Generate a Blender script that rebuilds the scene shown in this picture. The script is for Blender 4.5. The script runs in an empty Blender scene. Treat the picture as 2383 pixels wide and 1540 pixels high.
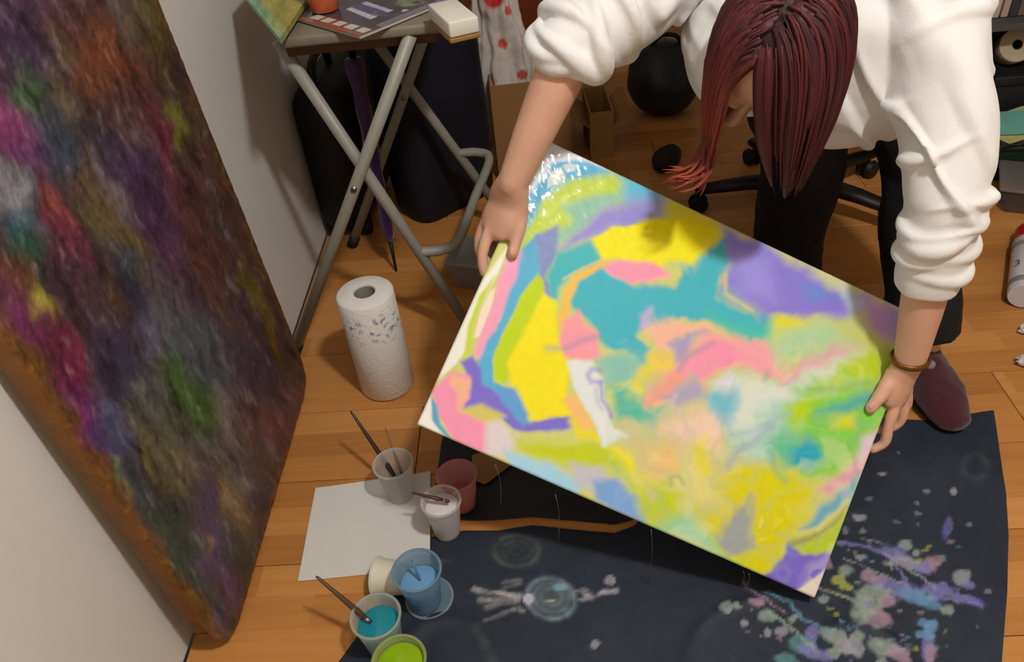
import bpy, bmesh, math, random
import numpy as np
from mathutils import Vector, Matrix

random.seed(7)
rng = np.random.default_rng(7)
S = bpy.context.scene
COL = S.collection

# ------------------------------------------------------------------ camera
IW, IH, FPX = 2383, 1540, 1850.0
PITCH, ROLL, YAW, CAMH = 39.528, 6.5, -4.3, 1.22
_p, _r, _y = [math.radians(a) for a in (PITCH, ROLL, YAW)]
FW = np.array([math.sin(_y)*math.cos(_p), math.cos(_y)*math.cos(_p), -math.sin(_p)])
_rt = np.array([math.cos(_y), -math.sin(_y), 0.0])
_up = np.cross(_rt, FW)
RT = math.cos(_r)*_rt - math.sin(_r)*_up
UP = math.sin(_r)*_rt + math.cos(_r)*_up
CPOS = np.array([0.0, 0.0, CAMH])

cam_d = bpy.data.cameras.new('camera')
cam_d.sensor_width = 36.0
cam_d.lens = 36.0*FPX/IW
cam_d.clip_start = 0.02
cam = bpy.data.objects.new('camera', cam_d)
COL.objects.link(cam)
cam.matrix_world = Matrix(((RT[0], UP[0], -FW[0], CPOS[0]), (RT[1], UP[1], -FW[1], CPOS[1]),
                           (RT[2], UP[2], -FW[2], CPOS[2]), (0, 0, 0, 1)))
S.camera = cam

# ------------------------------------------------------------------ world, exposure
LAMP_POS = (0.62, 0.10, 2.36)
LAMP_STRENGTH = 480.0
w = bpy.data.worlds.new('world'); S.world = w; w.use_nodes = True
w.node_tree.nodes['Background'].inputs[0].default_value = (1.0, 0.95, 0.88, 1)
w.node_tree.nodes['Background'].inputs[1].default_value = 0.02
S.view_settings.view_transform = 'Standard'
S.view_settings.look = 'None'
S.view_settings.exposure = 0.0
S.view_settings.gamma = 1.0
S.view_settings.use_curve_mapping = False

# ------------------------------------------------------------------ helpers: photo rays to points
def ray(x, y): return FW + (x-IW/2)/FPX*RT - (y-IH/2)/FPX*UP
def at(x, y, z=0.0):
    d = ray(x, y); return CPOS + d*((z-CAMH)/d[2])
def aty(x, y, Y):
    d = ray(x, y); return CPOS + d*(Y/d[1])
def atx(x, y, X):
    d = ray(x, y); return CPOS + d*(X/d[0])
def dep(x, y, t): return CPOS + t*ray(x, y)
def proj(P):
    v = np.asarray(P, float)-CPOS; q = v@FW
    return np.stack([IW/2+FPX*(v@RT)/q, IH/2-FPX*(v@UP)/q], -1)

def lin(c):
    c = np.asarray(c, float)/255.0
    return np.where(c <= 0.04045, c/12.92, ((c+0.055)/1.055)**2.4)
def l4(c): return tuple(float(v) for v in lin(c)) + (1.0,)

# ------------------------------------------------------------------ helpers: noise
_PERM = rng.permutation(512)
_VAL = rng.random(512)
def _h(ix, iy, iz):
    a = _PERM[(ix & 511)]; b = _PERM[(a+iy) & 511]; return _VAL[_PERM[(b+iz) & 511]]
def noise3(P):
    P = np.asarray(P, float); i = np.floor(P).astype(int); f = P-i; f = f*f*(3-2*f)
    o = 0
    for dx in (0, 1):
        for dy in (0, 1):
            for dz in (0, 1):
                wgt = (f[..., 0] if dx else 1-f[..., 0])*(f[..., 1] if dy else 1-f[..., 1])*(f[..., 2] if dz else 1-f[..., 2])
                o = o + wgt*_h(i[..., 0]+dx, i[..., 1]+dy, i[..., 2]+dz)
    return o*2-1
def fbm(P, oct=3):
    o = 0; a = 1; P = np.asarray(P, float)
    for k in range(oct):
        o = o + a*noise3(P*2**k+17.3*k); a *= 0.5
    return o
def n2(x, y, s=0.0):
    return np.stack([x, y, np.full_like(x, s)], -1)

# ------------------------------------------------------------------ helpers: materials
MATS = {}
def nt_new(name):
    m = bpy.data.materials.new(name); m.use_nodes = True
    nt = m.node_tree; b = nt.nodes['Principled BSDF']
    return m, nt, b
def mat(name, col, rough=0.6, var=0.10, scale=18.0, bump=0.0, bscale=120.0, spec=0.4, metal=0.0, coat=0.0,
        trans=0.0, alpha=1.0, sss=0.0, col2=None, stretch=None, sheen=0.0, ior=1.45):
    if name in MATS: return MATS[name]
    m, nt, b = nt_new(name)
    N = nt.nodes; L = nt.links
    tc = N.new('ShaderNodeTexCoord'); mp = N.new('ShaderNodeMapping'); L.new(tc.outputs['Object'], mp.inputs[0])
    if stretch: mp.inputs['Scale'].default_value = stretch
    nz = N.new('ShaderNodeTexNoise'); nz.inputs['Scale'].default_value = scale; nz.inputs['Detail'].default_value = 4
    L.new(mp.outputs[0], nz.inputs['Vector'])
    mx = N.new('ShaderNodeMix'); mx.data_type = 'RGBA'
    c = lin(col); c2 = lin(col2) if col2 is not None else c*(1-var*2)
    mx.inputs[6].default_value = tuple(np.clip(c*(1+var*0.5) if col2 is None else c, 0, 1))+(1,)
    mx.inputs[7].default_value = tuple(c2)+(1,)
    L.new(nz.outputs['Fac'], mx.inputs[0]); L.new(mx.outputs[2], b.inputs['Base Color'])
    b.inputs['Roughness'].default_value = rough
    b.inputs['Specular IOR Level'].default_value = spec
    b.inputs['Metallic'].default_value = metal
    b.inputs['Coat Weight'].default_value = coat
    b.inputs['Transmission Weight'].default_value = trans
    b.inputs['Alpha'].default_value = alpha
    b.inputs['IOR'].default_value = ior
    b.inputs['Sheen Weight'].default_value = sheen
    if sss:
        b.inputs['Subsurface Weight'].default_value = sss
        b.inputs['Subsurface Radius'].default_value = (0.012, 0.005, 0.003)
        b.inputs['Subsurface Scale'].default_value = 0.6
    if bump:
        n3 = N.new('ShaderNodeTexNoise'); n3.inputs['Scale'].default_value = bscale; n3.inputs['Detail'].default_value = 3
        L.new(mp.outputs[0], n3.inputs['Vector'])
        bp = N.new('ShaderNodeBump'); bp.inputs['Strength'].default_value = bump; bp.inputs['Distance'].default_value = 0.004
        L.new(n3.outputs['Fac'], bp.inputs['Height']); L.new(bp.outputs[0], b.inputs['Normal'])
    MATS[name] = m
    return m
def vcol_mat(name, rough=0.4, bump=0.0, bscale=60.0, coat=0.0, spec=0.5, var=0.06, bdist=0.003, stretch=None, glitter=0.0, alpha=None):
    """pigment colour stored on the mesh, fine variation and relief from nodes"""
    m, nt, b = nt_new(name); N = nt.nodes; L = nt.links
    a = N.new('ShaderNodeAttribute'); a.attribute_name = 'Col'
    tc = N.new('ShaderNodeTexCoord'); mp = N.new('ShaderNodeMapping'); L.new(tc.outputs['Object'], mp.inputs[0])
    if stretch: mp.inputs['Scale'].default_value = stretch
    nz = N.new('ShaderNodeTexNoise'); nz.inputs['Scale'].default_value = 90; nz.inputs['Detail'].default_value = 5
    L.new(mp.outputs[0], nz.inputs['Vector'])
    mr = N.new('ShaderNodeMapRange'); mr.inputs[1].default_value = 0.25; mr.inputs[2].default_value = 0.75
    mr.inputs[3].default_value = 1-var; mr.inputs[4].default_value = 1+var
    L.new(nz.outputs['Fac'], mr.inputs[0])
    mx = N.new('ShaderNodeMix'); mx.data_type = 'RGBA'; mx.blend_type = 'MULTIPLY'; mx.inputs[0].default_value = 1
    L.new(a.outputs['Color'], mx.inputs[6]); L.new(mr.outputs[0], mx.inputs[7])
    L.new(mx.outputs[2], b.inputs['Base Color'])
    b.inputs['Roughness'].default_value = rough; b.inputs['Coat Weight'].default_value = coat
    b.inputs['Coat Roughness'].default_value = 0.06
    b.inputs['Specular IOR Level'].default_value = spec
    if bump:
        n3 = N.new('ShaderNodeTexNoise'); n3.inputs['Scale'].default_value = bscale; n3.inputs['Detail'].default_value = 4
        L.new(mp.outputs[0], n3.inputs['Vector'])
        bp = N.new('ShaderNodeBump'); bp.inputs['Strength'].default_value = bump; bp.inputs['Distance'].default_value = bdist
        L.new(n3.outputs['Fac'], bp.inputs['Height']); L.new(bp.outputs[0], b.inputs['Normal'])
        if coat: L.new(bp.outputs[0], b.inputs['Coat Normal'])
    return m

# ------------------------------------------------------------------ helpers: meshes and objects
def wloc(o):
    v = np.zeros(3)
    while o is not None:
        v = v + np.array(o.location); o = o.parent
    return v
def tag(o, label=None, cat=None, group=None, kind=None):
    if label: o['label'] = label
    if cat: o['category'] = cat
    if group: o['group'] = group
    if kind: o['kind'] = kind
    return o
def thing(name, label, cat, loc=(0, 0, 0), group=None):
    o = bpy.data.objects.new(name, None); o.empty_display_size = 0.05
    COL.objects.link(o); o.location = tuple(float(v) for v in loc)
    return tag(o, label, cat, group)
def obj(name, VF, m, parent=None, smooth=True, loc=None, cols=None, auto=None):
    """VF in world coordinates -> one mesh object"""
    V, F = VF; V = np.asarray(V, float)
    if loc is None:
        if parent is None:
            mn, mxx = V.min(0), V.max(0); org = np.array([(mn[0]+mxx[0])/2, (mn[1]+mxx[1])/2, mn[2]])
        else:
            mn, mxx = V.min(0), V.max(0); org = (mn+mxx)/2
    else: org = np.asarray(loc, float)
    me = bpy.data.meshes.new(name)
    me.from_pydata((V-org).tolist(), [], [tuple(int(i) for i in f) for f in F]); me.update()
    if m is not None: me.materials.append(m)
    if smooth: me.polygons.foreach_set('use_smooth', [True]*len(me.polygons))
    if cols is not None:
        ca = me.attributes.new('Col', 'FLOAT_COLOR', 'POINT')
        c4 = np.concatenate([np.asarray(cols, float), np.ones((len(V), 1))], 1).astype(np.float32)
        ca.data.foreach_set('color', c4.ravel())
    if auto is not None: me.set_sharp_from_angle(angle=math.radians(auto))
    o = bpy.data.objects.new(name, me); COL.objects.link(o)
    o.parent = parent
    o.location = tuple(org-wloc(parent)) if parent is not None else tuple(org)
    return o
def join(*parts):
    V = []; F = []; n = 0
    for v, f in parts:
        V.append(np.asarray(v, float)); F += [tuple(int(i)+n for i in q) for q in f]; n += len(v)
    return np.concatenate(V), F
def frames(P):
    P = np.asarray(P, float); T = np.gradient(P, axis=0); T /= np.linalg.norm(T, axis=1)[:, None]+1e-12
    a = np.array([0, 0, 1.0]) if abs(T[0][2]) < 0.9 else np.array([1.0, 0, 0])
    u = np.cross(a, T[0]); u /= np.linalg.norm(u); U = [u]
    for i in range(1, len(P)):
        u = U[-1]-T[i]*(U[-1]@T[i]); u /= np.linalg.norm(u); U.append(u)
    U = np.array(U); Vv = np.cross(T, U)
    return T, U, Vv
def catmull(P, n):
    P = np.asarray(P, float); Q = np.concatenate([[2*P[0]-P[1]], P, [2*P[-1]-P[-2]]]); out = []
    seg = len(P)-1
    for s in np.linspace(0, seg, n):
        i = min(int(s), seg-1); t = s-i; a, b, c, d = Q[i:i+4]
        out.append(0.5*((2*b)+(-a+c)*t+(2*a-5*b+4*c-d)*t*t+(-a+3*b-3*c+d)*t**3))
    return np.array(out)
def tube(P, R, seg=10, caps=True, R2=None, uref=None, disp=None, dome=False):
    """swept tube; R, R2 radii along the two frame axes; uref = preferred first axis; disp(s,theta)->offset"""
    P = np.asarray(P, float); n = len(P)
    R = np.full(n, R) if np.isscalar(R) else np.asarray(R, float)
    R2 = R if R2 is None else (np.full(n, R2) if np.isscalar(R2) else np.asarray(R2, float))
    T, U, W = frames(P)
    if uref is not None:
        ur = np.asarray(uref, float); U = ur-T*(T@ur)[:, None]; U /= np.linalg.norm(U, axis=1)[:, None]; W = np.cross(T, U)
    if dome:
        P = np.concatenate([[P[0]-T[0]*R[0]*0.9, P[0]-T[0]*R[0]*0.6], P, [P[-1]+T[-1]*R[-1]*0.6, P[-1]+T[-1]*R[-1]*0.9]])
        R = np.concatenate([[R[0]*0.3, R[0]*0.78], R, [R[-1]*0.78, R[-1]*0.3]])
        R2 = np.concatenate([[R2[0]*0.3, R2[0]*0.78], R2, [R2[-1]*0.78, R2[-1]*0.3]])
        U = np.concatenate([U[:1], U[:1], U, U[-1:], U[-1:]]); W = np.concatenate([W[:1], W[:1], W, W[-1:], W[-1:]])
        n += 4
    th = np.linspace(0, 2*math.pi, seg, endpoint=False)
    ca, sa = np.cos(th), np.sin(th)
    s = np.linspace(0, 1, n)
    rr = np.ones((n, seg))
    off = np.zeros((n, seg))
    if disp is not None:
        SS, TT = np.meshgrid(s, th, indexing='ij'); off = disp(SS, TT)
    V = P[:, None, :] + U[:, None, :]*((R[:, None]+off)*ca)[..., None] + W[:, None, :]*((R2[:, None]+off)*sa)[..., None]
    V = V.reshape(-1, 3)
    F = []
    for i in range(n-1):
        for j in range(seg):
            k = (j+1) % seg
            F.append((i*seg+j, i*seg+k, (i+1)*seg+k, (i+1)*seg+j))
    if caps:
        F.append(tuple(range(seg-1, -1, -1))); F.append(tuple((n-1)*seg+j for j in range(seg)))
    return V, F
def ellipsoid(c, r, seg=20, rings=14, M=None, fn=None):
    V = []; F = []
    for i in range(rings+1):
        a = math.pi*i/rings
        for j in range(seg):
            b = 2*math.pi*j/seg
            V.append((math.sin(a)*math.cos(b), math.sin(a)*math.sin(b), math.cos(a)))
    for i in range(rings):
        for j in range(seg):
            k = (j+1) % seg; F.append((i*seg+j, (i+1)*seg+j, (i+1)*seg+k, i*seg+k))
    V = np.array(V)
    if fn is not None: V = fn(V)
    V = V*np.asarray(r, float)
    if M is not None: V = V@np.asarray(M).T
    return V+np.asarray(c, float), F
def lathe(prof, c, seg=32, axis=None, cap0=True, cap1=True):
    """prof list of (r,z); axis optional 3x3 matrix"""
    V = []; F = []
    for r, z in prof:
        for j in range(seg):
            a = 2*math.pi*j/seg; V.append((r*math.cos(a), r*math.sin(a), z))
    for i in range(len(prof)-1):
        for j in range(seg):
            k = (j+1) % seg; F.append((i*seg+j, i*seg+k, (i+1)*seg+k, (i+1)*seg+j))
    if cap0: F.append(tuple(range(seg-1, -1, -1)))
    if cap1: F.append(tuple((len(prof)-1)*seg+j for j in range(seg)))
    V = np.array(V, float)
    if axis is not None: V = V@np.asarray(axis).T
    return V+np.asarray(c, float), F
def rotz(a):
    a = math.radians(a); return np.array([[math.cos(a), -math.sin(a), 0], [math.sin(a), math.cos(a), 0], [0, 0, 1]])
def basis(z, x=(1, 0, 0)):
    z = np.asarray(z, float); z = z/np.linalg.norm(z); x = np.asarray(x, float); x = x-z*(x@z); x /= np.linalg.norm(x)
    return np.stack([x, np.cross(z, x), z], 1)
def box(c, size, M=None, bev=0.0, seg=2):
    """box with centre c"""
    bm = bmesh.new(); bmesh.ops.create_cube(bm, size=1.0)
    bmesh.ops.scale(bm, vec=tuple(size), verts=bm.verts)
    if bev > 0: bmesh.ops.bevel(bm, geom=list(bm.edges), offset=bev, segments=seg, affect='EDGES', profile=0.5)
    bm.verts.ensure_lookup_table()
    V = np.array([v.co[:] for v in bm.verts]); F = [tuple(v.index for v in f.verts) for f in bm.faces]
    bm.free()
    if M is not None: V = V@np.asarray(M).T
    return V+np.asarray(c, float), F
def prism(poly, z0, z1):
    """floor polygon (x,y) -> slab"""
    n = len(poly); V = [(x, y, z0) for x, y in poly]+[(x, y, z1) for x, y in poly]
    F = [tuple(range(n-1, -1, -1)), tuple(range(n, 2*n))]+[(i, (i+1) % n, n+(i+1) % n, n+i) for i in range(n)]
    return np.array(V), F
def voxel(parts, size, smooth=4, fac=0.5):
    V, F = join(*parts)
    me = bpy.data.meshes.new('tmp'); me.from_pydata(V.tolist(), [], F); me.update()
    o = bpy.data.objects.new('tmp', me); COL.objects.link(o)
    md = o.modifiers.new('r', 'REMESH'); md.mode = 'VOXEL'; md.voxel_size = size; md.adaptivity = 0
    if smooth:
        sm = o.modifiers.new('s', 'SMOOTH'); sm.iterations = smooth; sm.factor = fac
    dg = bpy.context.evaluated_depsgraph_get(); dg.update()
    e = o.evaluated_get(dg); m2 = bpy.data.meshes.new_from_object(e)
    n = len(m2.vertices); VV = np.empty(n*3); m2.vertices.foreach_get('co', VV); VV = VV.reshape(-1, 3)
    NN = np.empty(n*3); m2.vertices.foreach_get('normal', NN); NN = NN.reshape(-1, 3)
    FF = [tuple(p.vertices) for p in m2.polygons]
    bpy.data.objects.remove(o); bpy.data.meshes.remove(me); bpy.data.meshes.remove(m2)
    return VV, FF, NN
def sd_poly(px, py, poly):
    """signed distance (inside positive) of many points to one polygon, all in photo pixels"""
    poly = np.asarray(poly, float); n = len(poly); d2 = np.full(px.shape, 1e18); ins = np.zeros(px.shape, bool)
    for i in range(n):
        x0, y0 = poly[i]; x1, y1 = poly[(i+1) % n]
        ex, ey = x1-x0, y1-y0; wx, wy = px-x0, py-y0
        t = np.clip((wx*ex+wy*ey)/(ex*ex+ey*ey+1e-9), 0, 1)
        d2 = np.minimum(d2, (wx-ex*t)**2+(wy-ey*t)**2)
        cnd = ((y0 > py) != (y1 > py)) & (px < (x1-x0)*(py-y0)/(y1-y0+1e-12)+x0)
        ins ^= cnd
    d = np.sqrt(d2); return np.where(ins, d, -d)
def sd_line(px, py, pts, wd):
    d2 = np.full(px.shape, 1e18)
    for (x0, y0), (x1, y1) in zip(pts[:-1], pts[1:]):
        ex, ey = x1-x0, y1-y0; wx, wy = px-x0, py-y0
        t = np.clip((wx*ex+wy*ey)/(ex*ex+ey*ey+1e-9), 0, 1)
        d2 = np.minimum(d2, (wx-ex*t)**2+(wy-ey*t)**2)
    return wd-np.sqrt(d2)
def sstep(a, b, x):
    t = np.clip((x-a)/(b-a), 0, 1); return t*t*(3-2*t)

# ================================================================== THE ROOM
WALLX = -0.66; XR = 2.35; YN = -1.3; YB = 4.05; ZC = 2.46
m_wall = mat('wall_paint', (224, 224, 221), rough=0.75, var=0.04, scale=3, bump=0.12, bscale=160)
m_wall2 = mat('far_wall_paint', (196, 186, 170), rough=0.8, var=0.05, scale=3)
m_ceil = mat('ceiling_paint', (225, 222, 214), rough=0.8, var=0.02, scale=4)
def struct(name, VF, m, smooth=False):
    return tag(obj(name, VF, m, smooth=smooth), kind='structure')
struct('wall_left', box((WALLX-0.05, (YN+YB)/2, ZC/2), (0.1, YB-YN, ZC)), m_wall)
struct('wall_back', box(((WALLX+XR)/2, YB+0.05, ZC/2), (XR-WALLX, 0.1, ZC)), m_wall2)
struct('wall_right', box((XR+0.05, (YN+YB)/2, ZC/2), (0.1, YB-YN, ZC)), m_wall2)
struct('wall_front', box(((WALLX+XR)/2, YN-0.05, ZC/2), (XR-WALLX, 0.1, ZC)), m_wall2)
struct('ceiling', box(((WALLX+XR)/2, (YN+YB)/2, ZC+0.05), (XR-WALLX+0.2, YB-YN+0.2, 0.1)), m_ceil)

# laminate floor: a dark sub-floor and one object per board
m_sub = mat('floor_gap', (60, 36, 18), rough=0.9)
floor = struct('floor', box(((WALLX+XR)/2, (YN+YB)/2, -0.030), (XR-WALLX, YB-YN, 0.04)), m_sub)
def plank_material():
    m, nt, b = nt_new('laminate_boards'); N = nt.nodes; L = nt.links
    tc = N.new('ShaderNodeTexCoord'); oi = N.new('ShaderNodeObjectInfo')
    sep = N.new('ShaderNodeSeparateXYZ'); L.new(tc.outputs['Object'], sep.inputs[0])
    # three printed strips per board, each cut into staggered blocks
    dv = N.new('ShaderNodeMath'); dv.operation = 'MULTIPLY_ADD'; dv.inputs[1].default_value = 1/0.0646; dv.inputs[2].default_value = 50.5
    L.new(sep.outputs[1], dv.inputs[0])
    fl = N.new('ShaderNodeMath'); fl.operation = 'FLOOR'; L.new(dv.outputs[0], fl.inputs[0])
    wn0 = N.new('ShaderNodeTexWhiteNoise'); wn0.noise_dimensions = '2D'
    cb0 = N.new('ShaderNodeCombineXYZ'); L.new(fl.outputs[0], cb0.inputs[0]); L.new(oi.outputs['Random'], cb0.inputs[1]); L.new(cb0.outputs[0], wn0.inputs['Vector'])
    xs = N.new('ShaderNodeMath'); xs.operation = 'MULTIPLY_ADD'; xs.inputs[1].default_value = 1/0.42; L.new(sep.outputs[0], xs.inputs[0]); L.new(wn0.outputs['Value'], xs.inputs[2])
    xf = N.new('ShaderNodeMath'); xf.operation = 'FLOOR'; L.new(xs.outputs[0], xf.inputs[0])
    cb = N.new('ShaderNodeCombineXYZ'); L.new(fl.outputs[0], cb.inputs[0]); L.new(xf.outputs[0], cb.inputs[1]); L.new(oi.outputs['Random'], cb.inputs[2])
    wn = N.new('ShaderNodeTexWhiteNoise'); wn.noise_dimensions = '3D'; L.new(cb.outputs[0], wn.inputs['Vector'])
    # grain stretched along the board
    mp = N.new('ShaderNodeMapping'); mp.inputs['Scale'].default_value = (2.2, 34, 1); L.new(tc.outputs['Object'], mp.inputs[0])
    ad = N.new('ShaderNodeVectorMath'); ad.operation = 'ADD'; L.new(mp.outputs[0], ad.inputs[0])
    sc = N.new('ShaderNodeVectorMath'); sc.operation = 'SCALE'; sc.inputs['Scale'].default_value = 40; L.new(cb.outputs[0], sc.inputs[0]); L.new(sc.outputs[0], ad.inputs[1])
    nz = N.new('ShaderNodeTexNoise'); nz.inputs['Scale'].default_value = 1.6; nz.inputs['Detail'].default_value = 6; nz.inputs['Distortion'].default_value = 0.6
    L.new(ad.outputs[0], nz.inputs['Vector'])
    mixf = N.new('ShaderNodeMath'); mixf.operation = 'MULTIPLY_ADD'; mixf.inputs[1].default_value = 0.55; L.new(nz.outputs['Fac'], mixf.inputs[0])
    w2 = N.new('ShaderNodeMath'); w2.operation = 'MULTIPLY'; w2.inputs[1].default_value = 0.42; L.new(wn.outputs['Value'], w2.inputs[0]); L.new(w2.outputs[0], mixf.inputs[2])
    cr = N.new('ShaderNodeValToRGB'); e = cr.color_ramp.elements
    e[0].position = 0.12; e[0].color = l4((162, 105, 53)); e[1].position = 0.85; e[1].color = l4((208, 148, 84))
    k = e.new(0.5); k.color = l4((188, 128, 68))
    L.new(mixf.outputs[0], cr.inputs[0]); L.new(cr.outputs[0], b.inputs['Base Color'])
    b.inputs['Roughness'].default_value = 0.38; b.inputs['Specular IOR Level'].default_value = 0.35
    bp = N.new('ShaderNodeBump'); bp.inputs['Strength'].default_value = 0.06; bp.inputs['Distance'].default_value = 0.002
    L.new(nz.outputs['Fac'], bp.inputs['Height']); L.new(bp.outputs[0], b.inputs['Normal'])
    return m
m_plank = plank_material()
PWID, PLEN = 0.195, 1.21
def plank_mesh(length):
    V, F = box((0, 0, -0.005), (length-0.0015, PWID-0.0015, 0.010), bev=0.0012, seg=1)
    me = bpy.data.meshes.new('plank'); me.from_pydata(V.tolist(), [], F); me.materials.append(m_plank); return me
pm_cache = {}
row = 0; y = YN+PWID/2+0.002
while y < YB-PWID/2:
    x = WALLX+0.004-[0.0, 0.43, 0.86, 0.21, 0.64][row % 5]
    while x < XR-0.01:
        a, b_ = max(x, WALLX+0.004), min(x+PLEN, XR-0.004)
        ln = round(b_-a, 3)
        if ln > 0.05:
            if ln not in pm_cache: pm_cache[ln] = plank_mesh(ln)
            o = bpy.data.objects.new('plank', pm_cache[ln]); COL.objects.link(o); o.parent = floor
            o.location = tuple(np.array([(a+b_)/2, y, 0.0])-wloc(floor))
        x += PLEN
    y += PWID; row += 1

# ceiling lamp (out of the frame, above the photographer)
lamp = thing('ceiling_lamp', 'round white ceiling lamp with a glowing frosted glass disc', 'lamp', (LAMP_POS[0], LAMP_POS[1], ZC))
obj('base', lathe([(0.0, ZC), (0.15, ZC), (0.15, ZC-0.03), (0.0, ZC-0.03)], (LAMP_POS[0], LAMP_POS[1], 0), 40, cap0=False, cap1=False), mat('lamp_metal', (220, 220, 215), 0.4), lamp, auto=40)
mg, ntg, bg = nt_new('lamp_glow'); bg.inputs['Base Color'].default_value = (0.9, 0.9, 0.88, 1)
bg.inputs['Emission Color'].default_value = (1.0, 0.965, 0.915, 1); bg.inputs['Emission Strength'].default_value = LAMP_STRENGTH
obj('glass_shade', lathe([(0.0, -0.120), (0.03, -0.117), (0.06, -0.104), (0.078, -0.082), (0.082, -0.06), (0.07, -0.03), (0.0, -0.03)],
    (LAMP_POS[0], LAMP_POS[1], ZC), 40, cap0=False, cap1=False), mg, lamp)

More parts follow.
